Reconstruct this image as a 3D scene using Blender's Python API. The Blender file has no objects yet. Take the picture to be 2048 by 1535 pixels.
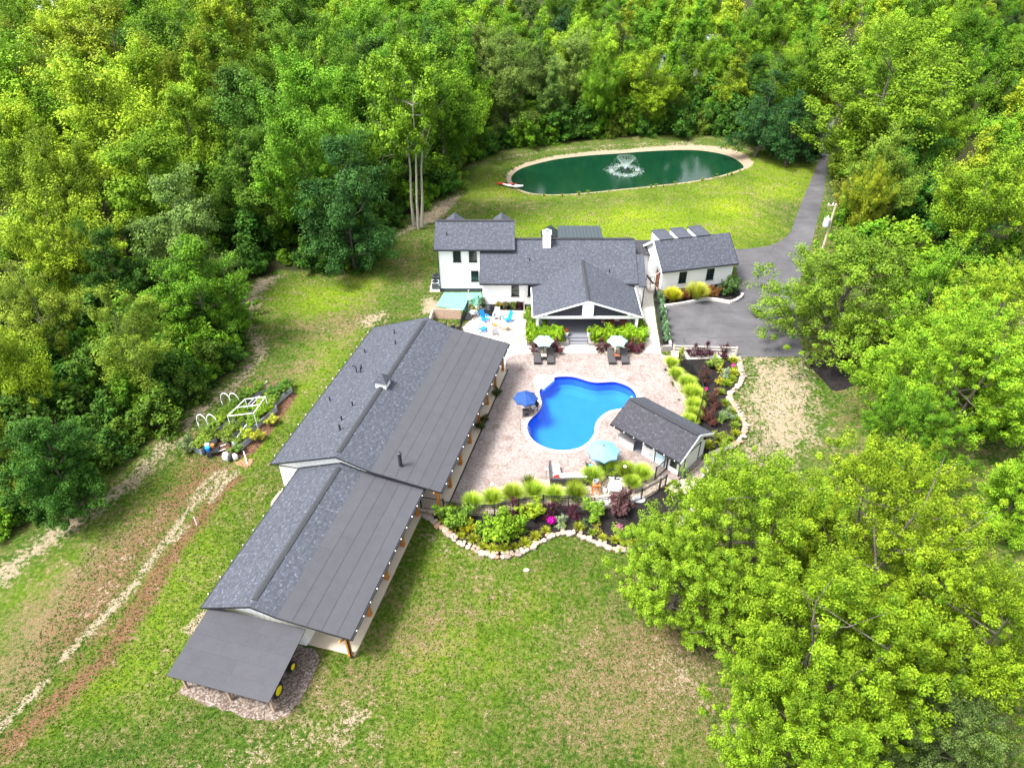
import bpy, bmesh, math, random
import numpy as np
from mathutils import Vector, Matrix
from mathutils.geometry import tessellate_polygon

# ------------------------------------------------------------------ camera, sky, sun, exposure
SC = bpy.context.scene
COL = SC.collection
CAM_H, F_PX, PITCH = 40.0, 1422.0, math.radians(37.6)
cam_d = bpy.data.cameras.new('camera'); cam = bpy.data.objects.new('camera', cam_d); COL.objects.link(cam)
cam.location = (0, 0, CAM_H); cam.rotation_euler = (math.radians(90) - PITCH, 0, 0)
cam_d.sensor_width = 36.0; cam_d.lens = 36.0 * F_PX / 2048.0; cam_d.clip_start = 0.5; cam_d.clip_end = 5000
SC.camera = cam
SUN_EL, SUN_AZ = math.radians(60), math.radians(-112)      # azimuth from +Y towards +X
W = bpy.data.worlds.new('World'); SC.world = W; W.use_nodes = True
nt = W.node_tree; bg = nt.nodes['Background']
sky = nt.nodes.new('ShaderNodeTexSky'); sky.sky_type = 'NISHITA'; sky.sun_disc = False
sky.sun_elevation = SUN_EL; sky.sun_rotation = SUN_AZ; sky.dust_density = 4.0; sky.air_density = 1.0; sky.altitude = 60
hs = nt.nodes.new('ShaderNodeHueSaturation'); hs.inputs['Saturation'].default_value = 0.3
nt.links.new(sky.outputs[0], hs.inputs['Color']); nt.links.new(hs.outputs[0], bg.inputs['Color'])
bg.inputs['Strength'].default_value = 0.15
sun_d = bpy.data.lights.new('sun', 'SUN'); sun_d.energy = 2.5; sun_d.angle = math.radians(15); sun_d.color = (1, 0.96, 0.89)
sun = bpy.data.objects.new('sun', sun_d); COL.objects.link(sun)
sd = Vector((math.sin(SUN_AZ) * math.cos(SUN_EL), math.cos(SUN_AZ) * math.cos(SUN_EL), math.sin(SUN_EL)))
sun.rotation_euler = sd.to_track_quat('Z', 'Y').to_euler(); sun.location = (0, 0, 120)
SC.view_settings.view_transform = 'Standard'; SC.view_settings.look = 'None'
SC.view_settings.exposure = 1.8; SC.view_settings.gamma = 1.0; SC.view_settings.use_curve_mapping = False
cy = SC.cycles; cy.max_bounces = 4; cy.diffuse_bounces = 2; cy.glossy_bounces = 2; cy.transmission_bounces = 3
cy.transparent_max_bounces = 8; cy.caustics_reflective = False; cy.caustics_refractive = False
cy.use_denoising = True; cy.sample_clamp_indirect = 6.0
SC.render.engine = 'CYCLES'

rnd = random.Random(7); R = np.random.default_rng(11)
PI = math.pi; rad = math.radians

def G(x, y, z=0.0):
    """survey: the place where the sight line of photo point (x, y) meets height z"""
    a = (x - 1024) / F_PX; b = (767.5 - y) / F_PX; c, s = math.cos(PITCH), math.sin(PITCH)
    d = (a, c + b * s, -s + b * c); t = (z - CAM_H) / d[2]
    return (d[0] * t, d[1] * t, z)
def G2(x, y, z=0.0): return G(x, y, z)[:2]
def GL(pts, z=0.0): return [G2(x, y, z) for x, y in pts]
def in_view(X, Y, Z, m=60):
    c, s = math.cos(PITCH), math.sin(PITCH); zc = Y * c - (Z - CAM_H) * s; up = Y * s + (Z - CAM_H) * c
    if zc < 3: return False
    return -m < 1024 + F_PX * X / zc < 2048 + m and -m < 767.5 - F_PX * up / zc < 1535 + m

# ------------------------------------------------------------------ mesh and object helpers
class MB:
    def __init__(s): s.v = []; s.f = []; s.uv = {}
    def add(s, vs, fs):
        o = len(s.v); s.v += [tuple(v) for v in vs]; s.f += [tuple(i + o for i in f) for f in fs]; return s
    def box(s, cx, cy, cz, sx, sy, sz, rz=0.0, tilt=None):
        M = Matrix.Translation((cx, cy, cz)) @ Matrix.Rotation(rz, 4, 'Z')
        if tilt: M = M @ Matrix.Rotation(tilt[0], 4, tilt[1])
        vs = [M @ Vector((x * sx / 2, y * sy / 2, z * sz / 2)) for x in (-1, 1) for y in (-1, 1) for z in (-1, 1)]
        return s.add(vs, [(0, 1, 3, 2), (4, 6, 7, 5), (0, 4, 5, 1), (2, 3, 7, 6), (0, 2, 6, 4), (1, 5, 7, 3)])
    def b2(s, x0, x1, y0, y1, z0, z1): return s.box((x0 + x1) / 2, (y0 + y1) / 2, (z0 + z1) / 2, x1 - x0, y1 - y0, z1 - z0)
    def bar(s, p, q, w, h=None, up=(0, 0, 1)):
        p = Vector(p); q = Vector(q); h = h or w; d = (q - p).normalized(); u = Vector(up)
        if abs(d.dot(u)) > .99: u = Vector((0, 1, 0))
        a = d.cross(u).normalized(); b = a.cross(d)
        vs = [c + a * i * w / 2 + b * j * h / 2 for c in (p, q) for i, j in ((-1, -1), (1, -1), (1, 1), (-1, 1))]
        return s.add(vs, [(0, 1, 2, 3), (7, 6, 5, 4)] + [(i, i + 4, (i + 1) % 4 + 4, (i + 1) % 4) for i in range(4)])
    def tube(s, pts, r, n=8, cap=True):
        pts = [Vector(p) for p in pts]; rs = r if isinstance(r, (list, tuple)) else [r] * len(pts); rings = []; prev = None
        for i, p in enumerate(pts):
            d = (pts[min(i + 1, len(pts) - 1)] - pts[max(i - 1, 0)]).normalized()
            u = Vector((0, 0, 1)) if abs(d.z) < .95 else Vector((1, 0, 0))
            if prev is not None: u = prev
            a = d.cross(u).normalized(); b = a.cross(d).normalized(); prev = b
            rings.append([p + (a * math.cos(2 * PI * k / n) + b * math.sin(2 * PI * k / n)) * rs[i] for k in range(n)])
        fs = [(i * n + k, i * n + (k + 1) % n, (i + 1) * n + (k + 1) % n, (i + 1) * n + k) for i in range(len(pts) - 1) for k in range(n)]
        if cap: fs += [tuple(range(n - 1, -1, -1)), tuple((len(pts) - 1) * n + k for k in range(n))]
        return s.add([v for r_ in rings for v in r_], fs)
    def lathe(s, prof, n=16, c=(0, 0, 0)):
        vs = [(c[0] + r * math.cos(2 * PI * k / n), c[1] + r * math.sin(2 * PI * k / n), c[2] + z) for r, z in prof for k in range(n)]
        fs = [(i * n + k, i * n + (k + 1) % n, (i + 1) * n + (k + 1) % n, (i + 1) * n + k) for i in range(len(prof) - 1) for k in range(n)]
        fs += [tuple(range(n - 1, -1, -1)), tuple((len(prof) - 1) * n + k for k in range(n))]
        return s.add(vs, fs)
    def prism(s, pts, z0, z1):
        n = len(pts); A = sum(pts[i][0] * pts[(i + 1) % n][1] - pts[(i + 1) % n][0] * pts[i][1] for i in range(n))
        if A < 0: pts = pts[::-1]
        tri = tessellate_polygon([[Vector((p[0], p[1], 0)) for p in pts]])
        vs = [(p[0], p[1], z0) for p in pts] + [(p[0], p[1], z1) for p in pts]
        fs = []
        for t in tri:
            a, b, c = t; cr = (pts[b][0] - pts[a][0]) * (pts[c][1] - pts[a][1]) - (pts[b][1] - pts[a][1]) * (pts[c][0] - pts[a][0])
            if cr < 0: t = (a, c, b)
            fs.append((t[0] + n, t[1] + n, t[2] + n))
        fs += [(i, (i + 1) % n, (i + 1) % n + n, i + n) for i in range(n)]
        return s.add(vs, fs)
    def slab(s, p0, p1, p2, p3, t, uv0=(0, 0)):
        """roof slab: p0-p1 eave, p2-p3 ridge (counter-clockwise from above), thickness t downwards; uv in metres on top"""
        P = [Vector(p) for p in (p0, p1, p2, p3)]; n = (P[1] - P[0]).cross(P[3] - P[0]).normalized(); o = len(s.f)
        s.add(P + [p - n * t for p in P], [(0, 1, 2, 3), (7, 6, 5, 4), (0, 4, 5, 1), (1, 5, 6, 2), (2, 6, 7, 3), (3, 7, 4, 0)])
        e = (P[1] - P[0]).normalized(); g = n.cross(e)
        s.uv[o] = [((p - P[0]).dot(e) + uv0[0], (p - P[0]).dot(g) + uv0[1]) for p in P]; return s
    def tri(s, pts, t):
        """triangular roof slab with uv"""
        P = [Vector(p) for p in pts]; n = (P[1] - P[0]).cross(P[2] - P[0]).normalized(); o = len(s.f)
        s.add(P + [p - n * t for p in P], [(0, 1, 2), (5, 4, 3), (0, 3, 4, 1), (1, 4, 5, 2), (2, 5, 3, 0)])
        e = (P[1] - P[0]).normalized(); g = n.cross(e); s.uv[o] = [((p - P[0]).dot(e), (p - P[0]).dot(g)) for p in P]; return s
    def wall(s, prof, axis, c, t):
        """vertical extruded outline: prof [(a, z)], axis 'x' (wall runs along x at y=c) or 'y'"""
        n = len(prof); vs = []
        for k in (-t / 2, t / 2):
            for a, z in prof: vs.append((a, c + k, z) if axis == 'x' else (c + k, a, z))
        return s.add(vs, [tuple(range(n)), tuple(range(2 * n - 1, n - 1, -1))] + [(i, i + n, (i + 1) % n + n, (i + 1) % n) for i in range(n)])
    def mesh(s, name='mesh'):
        m = bpy.data.meshes.new(name); m.from_pydata(s.v, [], s.f)
        if s.uv:
            l = m.uv_layers.new(name='UVMap')
            for fi, uvs in s.uv.items():
                for li, uv in zip(m.polygons[fi].loop_indices, uvs): l.data[li].uv = uv
        m.update(); return m
def obj(name, data, m, parent=None, loc=None, rz=0.0, smooth=False):
    if isinstance(data, MB):
        data = data.mesh(name)
        bm = bmesh.new(); bm.from_mesh(data); bmesh.ops.recalc_face_normals(bm, faces=bm.faces); bm.to_mesh(data); bm.free()
    if m is not None and not data.materials: data.materials.append(m)
    if smooth: data.polygons.foreach_set('use_smooth', [True] * len(data.polygons))
    o = bpy.data.objects.new(name, data); COL.objects.link(o); o.parent = parent
    if loc is not None: o.location = loc
    o.rotation_euler = (0, 0, rz); return o
def tag(o, label=None, cat=None, group=None, kind=None):
    if label: o['label'] = label
    if cat: o['category'] = cat
    if group: o['group'] = group
    if kind: o['kind'] = kind
    return o
def thing(name, label, cat, loc=(0, 0, 0), rz=0.0, group=None):
    o = bpy.data.objects.new(name, None); COL.objects.link(o); o.empty_display_size = .3
    o.location = loc; o.rotation_euler = (0, 0, rz); return tag(o, label, cat, group)
def dup(root, loc, rz, label, group=None, scale=None):
    r = root.copy(); COL.objects.link(r); r.location = loc; r.rotation_euler = (0, 0, rz); r['label'] = label
    if scale: r.scale = (scale,) * 3
    if group: r['group'] = group
    for ch in root.children:
        c = ch.copy(); COL.objects.link(c); c.parent = r
        for g in ch.children:
            d = g.copy(); COL.objects.link(d); d.parent = c
    return r
def struct(name, data, m, smooth=False): return tag(obj(name, data, m, smooth=smooth), kind='structure')
SHEETS = []
def sheet(name, outer, z, m, holes=(), kind='structure'):
    """flat polygon at height z with optional holes"""
    SHEETS.append(list(outer))
    loops = [outer] + list(holes); tri = tessellate_polygon([[Vector((p[0], p[1], 0)) for p in l] for l in loops])
    vs = [(p[0], p[1], z) for l in loops for p in l]; fs = []
    for a, b, c in tri:
        cr = (vs[b][0] - vs[a][0]) * (vs[c][1] - vs[a][1]) - (vs[b][1] - vs[a][1]) * (vs[c][0] - vs[a][0])
        fs.append((a, b, c) if cr > 0 else (a, c, b))
    me = bpy.data.meshes.new(name); me.from_pydata(vs, [], fs); me.update()
    return tag(obj(name, me, m), kind=kind)
def smooth_loop(pts, n=6, closed=True):
    """Catmull-Rom through the points"""
    out = []; N = len(pts); rng = range(N if closed else N - 1)
    for i in rng:
        g = lambda k: np.array(pts[(i + k) % N] if closed else pts[min(max(i + k, 0), N - 1)], float)
        p0, p1, p2, p3 = g(-1), g(0), g(1), g(2)
        for k in range(n):
            t = k / n; out.append(tuple(.5 * (2 * p1 + (p2 - p0) * t + (2 * p0 - 5 * p1 + 4 * p2 - p3) * t * t + (3 * p1 - p0 - 3 * p2 + p3) * t ** 3)))
    if not closed: out.append(tuple(pts[-1]))
    return out
def along(path, step, start=0.0):
    """points with heading every step metres along a 2-D polyline"""
    out = []; need = start; acc = 0.0
    for (x0, y0), (x1, y1) in zip(path[:-1], path[1:]):
        L = math.hypot(x1 - x0, y1 - y0)
        while L > 0 and need <= acc + L:
            t = (need - acc) / L; out.append((x0 + (x1 - x0) * t, y0 + (y1 - y0) * t, math.atan2(y1 - y0, x1 - x0))); need += step
        acc += L
    return out
def offset_loop(pts, d):
    n = len(pts); out = []
    for i in range(n):
        a = np.array(pts[i - 1]); b = np.array(pts[(i + 1) % n]); t = b - a; t = t / (np.linalg.norm(t) + 1e-9)
        out.append((pts[i][0] + t[1] * d, pts[i][1] - t[0] * d))
    return out
def ccw(pts):
    A = sum(pts[i - 1][0] * pts[i][1] - pts[i][0] * pts[i - 1][1] for i in range(len(pts))); return pts if A > 0 else pts[::-1]

# ------------------------------------------------------------------ materials
class NT:
    def __init__(s, name):
        s.m = bpy.data.materials.new(name); s.m.use_nodes = True; s.t = s.m.node_tree; s.p = s.t.nodes['Principled BSDF']; s.out = s.t.nodes['Material Output']
    def n(s, typ, ins=None, **kw):
        nd = s.t.nodes.new('ShaderNode' + typ)
        for k, v in kw.items(): setattr(nd, k, v)
        for k, v in (ins or {}).items():
            if hasattr(v, 'is_linked') or hasattr(v, 'links'): s.t.links.new(v, nd.inputs[k])
            else: nd.inputs[k].default_value = v
        return nd
    def link(s, a, b): s.t.links.new(a, b)
    def coord(s, kind='Object'): return s.n('TexCoord').outputs[kind]
    def noise(s, vec, scale, detail=3, rough=.55, dist=0.0): return s.n('TexNoise', {'Vector': vec, 'Scale': scale, 'Detail': detail, 'Roughness': rough, 'Distortion': dist}).outputs['Fac']
    def ramp(s, fac, stops):
        r = s.n('ValToRGB', {'Fac': fac}); e = r.color_ramp.elements
        while len(e) < len(stops): e.new(0.5)
        for el, (p, c) in zip(e, stops): el.position = p; el.color = tuple(c) + (1,) if len(c) == 3 else c
        return r.outputs[0]
    def mix(s, fac, a, b, mode='MIX'):
        nd = s.n('Mix', data_type='RGBA', blend_type=mode)
        for i, v in ((0, fac), (6, a), (7, b)):
            if hasattr(v, 'links'): s.link(v, nd.inputs[i])
            else: nd.inputs[i].default_value = (tuple(v) + (1,) if isinstance(v, tuple) and len(v) == 3 else v)
        return nd.outputs[2]
    def math(s, op, a, b=0.0, clamp=False):
        nd = s.n('Math', operation=op, use_clamp=clamp)
        for i, v in ((0, a), (1, b)):
            if hasattr(v, 'links'): s.link(v, nd.inputs[i])
            else: nd.inputs[i].default_value = v
        return nd.outputs[0]
    def step(s, v, lo, hi): return s.n('MapRange', {'Value': v, 'From Min': lo, 'From Max': hi}, clamp=True).outputs[0]
    def bump(s, h, strength=.4, dist=.05):
        b = s.n('Bump', {'Height': h, 'Strength': strength, 'Distance': dist}); s.link(b.outputs[0], s.p.inputs['Normal'])
    def set(s, **kw):
        for k, v in kw.items():
            key = {'col': 'Base Color', 'rough': 'Roughness', 'metal': 'Metallic', 'spec': 'Specular IOR Level'}[k]
            if hasattr(v, 'links'): s.link(v, s.p.inputs[key])
            else: s.p.inputs[key].default_value = (tuple(v) + (1,) if isinstance(v, tuple) else v)
        return s
def hue(v, h): return h
def paint(name, col, rough=.6, var=.12, scale=3.0, metal=0.0, spec=.3, bump=0.0):
    t = NT(name); c = t.coord(); nz = t.noise(c, scale, 4, .6)
    d = tuple(x * (1 - var) for x in col); l = tuple(min(1, x * (1 + var)) for x in col)
    t.set(col=t.mix(nz, d, l), rough=rough, metal=metal, spec=spec)
    if bump: t.bump(t.noise(c, scale * 8, 3), bump, .02)
    return t.m
M = {}
M['white'] = paint('white_siding', (.78, .78, .77), .6, .04, .8)
M['white_trim'] = paint('white_trim', (.8, .8, .79), .5, .04, 2)
M['black'] = paint('black_metal', (.012, .013, .015), .45, .2, 4)
M['dark'] = paint('charcoal', (.03, .031, .036), .6, .2, 3)
M['found'] = paint('foundation', (.045, .05, .06), .8, .25, 3)
M['wood_post'] = paint('stained_wood', (.42, .17, .035), .6, .25, 6)
M['wood_old'] = paint('weathered_wood', (.33, .24, .18), .85, .35, 5, bump=.3)
M['wood_pale'] = paint('pale_rail_wood', (.5, .44, .37), .85, .25, 5, bump=.3)
M['pvc'] = paint('white_pipe', (.78, .78, .8), .4, .04, 4)
M['galv'] = paint('galvanised_steel', (.36, .40, .46), .45, .2, 5, metal=.35)
M['navy'] = paint('navy_canvas', (.012, .05, .2), .8, .15, 4)
M['teal_pale'] = paint('pale_aqua_canvas', (.3, .5, .5), .8, .1, 4)
M['sky_blue'] = paint('light_blue_canvas', (.13, .27, .43), .8, .08, 3)
M['blue_plastic'] = paint('blue_plastic', (.01, .22, .75), .4, .1, 5)
M['grey_plastic'] = paint('grey_plastic', (.33, .34, .38), .5, .1, 5)
M['tan_wood'] = paint('sandy_wood', (.5, .38, .27), .7, .2, 7)
M['wicker'] = paint('dark_wicker', (.05, .047, .05), .75, .3, 30, bump=.5)
M['cushion'] = paint('cream_cushion', (.72, .69, .64), .85, .05, 4)
M['teal_cushion'] = paint('turquoise_cushion', (.02, .36, .5), .8, .1, 5)
M['red'] = paint('red_cloth', (.55, .035, .02), .7, .15, 5)
M['orange'] = paint('rust_orange', (.6, .16, .03), .7, .2, 6)
M['brown'] = paint('brown_leather', (.2, .07, .04), .6, .25, 6)
M['yellow'] = paint('yellow_paint', (.75, .6, .01), .45, .1, 5)
M['green_paint'] = paint('green_paint', (.01, .13, .02), .4, .15, 5)
M['door_blue'] = paint('pale_blue_door', (.5, .66, .74), .5, .06, 3)
M['steel'] = paint('brushed_steel', (.6, .62, .64), .25, .05, 5, metal=.9)
M['fibre_white'] = paint('white_fibreglass', (.8, .8, .78), .35, .04, 3)
M['grey_tx'] = paint('transformer_grey', (.5, .56, .6), .4, .08, 4)
M['pole_wood'] = paint('utility_pole_wood', (.42, .33, .24), .85, .25, 5)
M['pot_white'] = paint('white_pot', (.78, .78, .76), .5, .05, 5)
M['bag'] = paint('white_bag', (.7, .7, .68), .6, .1, 8)
M['roof_trim'] = paint('black_drip_edge', (.02, .021, .025), .5, .2, 5)
M['concrete'] = paint('broom_concrete', (.6, .56, .49), .8, .14, .9, bump=.15)
M['slab'] = paint('porch_concrete', (.5, .43, .33), .8, .2, .7, bump=.15)
M['porch_floor'] = paint('grey_porch_floor', (.16, .165, .19), .7, .12, 1.2)
M['block'] = paint('grey_block', (.22, .2, .2), .85, .3, 4, bump=.4)
M['stone'] = None
def glass_mat():
    t = NT('window_glass'); t.set(col=(.012, .022, .024), rough=.06, spec=.6); return t.m
M['glass'] = glass_mat()
def shingle(name, c0, c1, c2):
    t = NT(name); uv = t.coord('UV'); mp = t.n('Mapping', {'Vector': uv, 'Scale': (1, 1, 1)}).outputs[0]
    b = t.n('TexBrick', {'Vector': mp, 'Color1': c0 + (1,), 'Color2': c1 + (1,), 'Mortar': tuple(x * .45 for x in c0) + (1,), 'Scale': 1.0, 'Mortar Size': .008, 'Mortar Smooth': .3, 'Bias': -.15, 'Brick Width': .24, 'Row Height': .145}, offset=.37, offset_frequency=2)
    big = t.noise(uv, .35, 3); fle = t.step(t.noise(uv, 4.2, 2, .7), .56, .70); fine = t.noise(uv, 30, 2)
    c = t.mix(fle, b.outputs[0], c2); c = t.mix(t.step(big, .35, .7), t.mix(1.0, c, (.86, .86, .87), 'MULTIPLY'), c)
    c = t.mix(.35, c, t.ramp(fine, [(.3, (.02, .02, .024)), (.75, tuple(min(1, x * 1.6) for x in c1))]))
    t.set(col=c, rough=.85, spec=.25); t.bump(b.outputs['Fac'], .5, -.02); return t.m
M['shingle'] = shingle('charcoal_shingles', (.036, .04, .052), (.07, .078, .1), (.15, .165, .205))
M['shingle_dark'] = shingle('dark_shingles', (.026, .026, .033), (.05, .05, .062), (.1, .104, .125))
def membrane():
    t = NT('rolled_roofing'); c = t.coord(); oi = t.n('ObjectInfo').outputs['Random']
    a = t.mix(oi, (.044, .045, .053), (.052, .053, .062)); nz = t.noise(c, 1.3, 4, .6); g = t.noise(c, 45, 2)
    a = t.mix(t.step(nz, .3, .75), a, t.mix(1.0, a, (.82, .8, .8), 'MULTIPLY')); a = t.mix(t.step(g, .45, .7), a, (.066, .067, .078))
    t.set(col=a, rough=.85, spec=.25); t.bump(g, .2, .01); return t.m
M['membrane'] = membrane()
M['seam'] = paint('standing_seam_metal', (.045, .06, .068), .35, .12, 1.5, metal=.4)

def bark():
    t = NT('bark'); c = t.coord(); mp = t.n('Mapping', {'Vector': c, 'Scale': (4, 4, .9)}).outputs[0]; nz = t.noise(mp, 2.5, 4, .65)
    t.set(col=t.ramp(nz, [(.3, (.045, .036, .03)), (.6, (.12, .105, .09)), (.8, (.2, .185, .165))]), rough=.9, spec=.15); t.bump(nz, .6, .06); return t.m
M['bark'] = bark(); M['bark_pale'] = paint('pale_bark', (.3, .27, .23), .85, .35, 3, bump=.4)
def leaf_mat(name, transl=.2, tipcol=(.9, 1.0, .25), tipamt=.6, spec=.12):
    """colour comes from the object's own colour, varied from leaf to leaf, with lit tuft tips painted in"""
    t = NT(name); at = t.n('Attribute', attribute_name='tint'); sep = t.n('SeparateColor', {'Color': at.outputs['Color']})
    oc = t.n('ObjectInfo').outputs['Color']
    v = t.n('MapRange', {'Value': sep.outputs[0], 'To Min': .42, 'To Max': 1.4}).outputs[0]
    v = t.math('MULTIPLY', v, t.n('MapRange', {'Value': sep.outputs[1], 'To Min': .62, 'To Max': 1.42}).outputs[0])  # lighter and yellower towards tuft tips: new growth and lit tips put into colour
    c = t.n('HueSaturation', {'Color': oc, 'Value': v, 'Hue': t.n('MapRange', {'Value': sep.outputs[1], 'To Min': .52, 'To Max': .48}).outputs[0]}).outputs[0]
    t.set(col=c, rough=.6, spec=spec)
    tr = t.n('BsdfTranslucent', {'Color': t.mix(1.0, c, (1.2, 1.15, .45), 'MULTIPLY')})
    ms = t.n('MixShader', {0: transl, 1: t.p.outputs[0], 2: tr.outputs[0]}); t.link(ms.outputs[0], t.out.inputs[0]); return t.m
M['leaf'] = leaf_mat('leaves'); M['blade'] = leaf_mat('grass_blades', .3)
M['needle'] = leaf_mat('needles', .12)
# ------------------------------------------------------------------ ground
POOL = smooth_loop(GL([(1092, 769), (1107, 755.5), (1125, 752.5), (1145, 753), (1162, 757), (1178, 762), (1195, 764.5), (1215, 763.5), (1232, 763.5), (1250, 769), (1264, 777), (1272, 788), (1273, 800), (1266, 810), (1252, 816),
    (1235, 819), (1218, 823), (1204, 832), (1194, 843), (1190, 855), (1189, 866), (1183, 877), (1174, 887), (1158, 896), (1138, 900.5), (1116, 901), (1095, 897), (1077, 889), (1064, 879), (1056, 866), (1054, 853), (1057, 843), (1065, 834),
    (1075, 825), (1081, 816), (1083, 806), (1080, 795), (1078, 783), (1083, 775)]), 3)
POOL = ccw(POOL)
POND = ccw(smooth_loop(GL([(1033, 353), (1045, 339), (1075, 328), (1120, 318), (1180, 311), (1240, 307), (1310, 302), (1370, 300), (1410, 302), (1450, 310), (1470, 321), (1477, 331), (1463, 340), (1430, 349), (1380, 358), (1320, 365), (1250, 372),
    (1180, 379), (1130, 382.5), (1090, 383), (1060, 378), (1042, 368)]), 4))
SHORE = ccw(smooth_loop(GL([(1012, 352), (1028, 334), (1065, 320), (1115, 309), (1180, 301), (1240, 297), (1310, 291), (1370, 288), (1425, 290), (1475, 300), (1500, 314), (1506, 326), (1488, 337), (1440, 352), (1385, 362), (1320, 370), (1250, 377),
    (1180, 384.5), (1130, 388), (1085, 388), (1050, 383), (1025, 371)]), 4))
def sdist(P, poly):
    """distance to a closed polygon in metres, negative inside"""
    d2 = np.full(len(P), 1e12); ins = np.zeros(len(P), bool); n = len(poly); x, y = P[:, 0], P[:, 1]
    for i in range(n):
        ax, ay = poly[i]; bx, by = poly[(i + 1) % n]; ex, ey = bx - ax, by - ay; L = ex * ex + ey * ey + 1e-12
        t = np.clip(((x - ax) * ex + (y - ay) * ey) / L, 0, 1); dx = x - ax - t * ex; dy = y - ay - t * ey
        d2 = np.minimum(d2, dx * dx + dy * dy)
        c = ((ay > y) != (by > y)); ins ^= c & (x < ex * (y - ay) / (ey if abs(ey) > 1e-12 else 1e-12) + ax)
    d = np.sqrt(d2); return np.where(ins, -d, d)
def ldist(P, path):
    d2 = np.full(len(P), 1e12); x, y = P[:, 0], P[:, 1]
    for (ax, ay), (bx, by) in zip(path[:-1], path[1:]):
        ex, ey = bx - ax, by - ay; L = ex * ex + ey * ey + 1e-12; t = np.clip(((x - ax) * ex + (y - ay) * ey) / L, 0, 1)
        d2 = np.minimum(d2, (x - ax - t * ex) ** 2 + (y - ay - t * ey) ** 2)
    return np.sqrt(d2)
FOREST = GL([(-60, 1120), (0, 1085), (70, 1050), (200, 962), (330, 868), (410, 800), (470, 748), (508, 712), (500, 650), (478, 600), (490, 570), (560, 545), (650, 548), (750, 538), (772, 500), (770, 470), (835, 428), (870, 405), (915, 385), (920, 345), (960, 322), (1010, 302), (1100, 289), (1200, 280), (1330, 272), (1480, 274), (1540, 312), (1600, 324), (1640, 322), (1647, 300)])
FOREST = FOREST + [(62, 150), (70, 330), (-250, 330), (-250, 30)]
EAST = [(50, 150)] + GL([(1662, 300), (1668, 330), (1665, 400), (1668, 470), (1700, 520), (1800, 560), (1900, 560), (2048, 540)]) + [(260, 75), (260, 330), (70, 330), (62, 150)]
def axis(lo, hi, step, far):
    a = np.arange(lo, hi + step / 2, step); g = np.array([2, 5, 9, 15, 25, 45, 80, 140, 260, 500, 1000, far])
    return np.concatenate([(lo - g)[::-1], a, hi + g])
def ground_mat():
    t = NT('lawn_and_soil'); c = t.coord()
    A = t.n('SeparateColor', {'Color': t.n('Attribute', attribute_name='cover').outputs['Color']}); B = t.n('SeparateColor', {'Color': t.n('Attribute', attribute_name='turf').outputs['Color']})
    n1 = t.noise(c, .22, 4, .6); n2 = t.noise(c, .9, 4, .65); n3 = t.noise(c, 3.6, 3, .6); n4 = t.noise(c, 14, 2, .6); n5 = t.noise(c, 1.9, 3, .7, .6)
    g = t.ramp(n3, [(.3, (.023, .054, .007)), (.48, (.052, .104, .011)), (.7, (.104, .162, .02))])
    g = t.mix(t.step(n2, .42, .62), g, t.ramp(n4, [(.3, (.045, .07, .012)), (.7, (.15, .17, .042))]))
    lime = t.ramp(n3, [(.28, (.08, .135, .005)), (.52, (.155, .235, .007)), (.72, (.24, .31, .012))])
    g = t.mix(t.math('MULTIPLY', B.outputs[0], t.step(n1, .05, .4), True), g, lime)
    nb = t.noise(c, .09, 4, .6); g = t.mix(t.step(nb, .4, .62), g, t.mix(1.0, g, (.62, .72, .6), 'MULTIPLY')); g = t.mix(t.math('MULTIPLY', t.step(t.noise(c, .16, 3, .6, .8), .52, .68), .6), g, t.mix(1.0, g, (1.55, 1.3, 1.0), 'MULTIPLY'))
    dry = t.ramp(n4, [(.3, (.10, .07, .035)), (.55, (.2, .145, .075)), (.75, (.32, .25, .15))])
    rust = t.ramp(n4, [(.3, (.1, .05, .026)), (.6, (.19, .105, .058)), (.8, (.3, .2, .125))])
    nn = t.math('ADD', t.math('MULTIPLY', n2, .55), t.math('MULTIPLY', n5, .45)); nf = t.math('ADD', t.math('MULTIPLY', nn, .5), t.math('ADD', t.math('MULTIPLY', n3, .34), t.math('MULTIPLY', n4, .16))); nf = t.math('ADD', t.math('MULTIPLY', t.math('SUBTRACT', nf, .5), 2.3), t.math('ADD', .28, t.math('MULTIPLY', n1, .44)))
    def cover(base, col, m, w=.1):
        th = t.math('SUBTRACT', .86, t.math('MULTIPLY', m, .76)); return t.mix(t.step(t.math('SUBTRACT', nf, th), -w * .5, w * .6), base, col)
    g = cover(g, dry, A.outputs[1], .3)
    g = cover(g, rust, B.outputs[1], .3)
    sand = t.ramp(n4, [(.25, (.19, .14, .09)), (.5, (.31, .245, .17)), (.75, (.44, .37, .28))])
    g = cover(g, sand, A.outputs[0], .2)
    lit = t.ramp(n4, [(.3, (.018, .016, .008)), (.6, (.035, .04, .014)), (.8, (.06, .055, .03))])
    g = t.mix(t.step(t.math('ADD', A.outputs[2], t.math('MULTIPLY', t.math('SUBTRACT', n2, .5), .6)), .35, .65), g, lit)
    st = t.n('TexWave', {'Vector': t.n('Mapping', {'Vector': c, 'Rotation': (0, 0, rad(-38))}).outputs[0], 'Scale': .16, 'Distortion': .8, 'Detail': 1}, wave_type='BANDS').outputs['Fac']
    g = t.mix(t.math('MULTIPLY', B.outputs[2], t.step(st, .35, .65)), g, t.mix(1.0, g, (1.25, 1.15, 1.25), 'MULTIPLY'))
    t.set(col=g, rough=.95, spec=.1)
    t.bump(t.math('ADD', t.math('MULTIPLY', n4, .5), t.math('ADD', n3, t.noise(c, 40, 2))), .8, .12); return t.m
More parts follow.
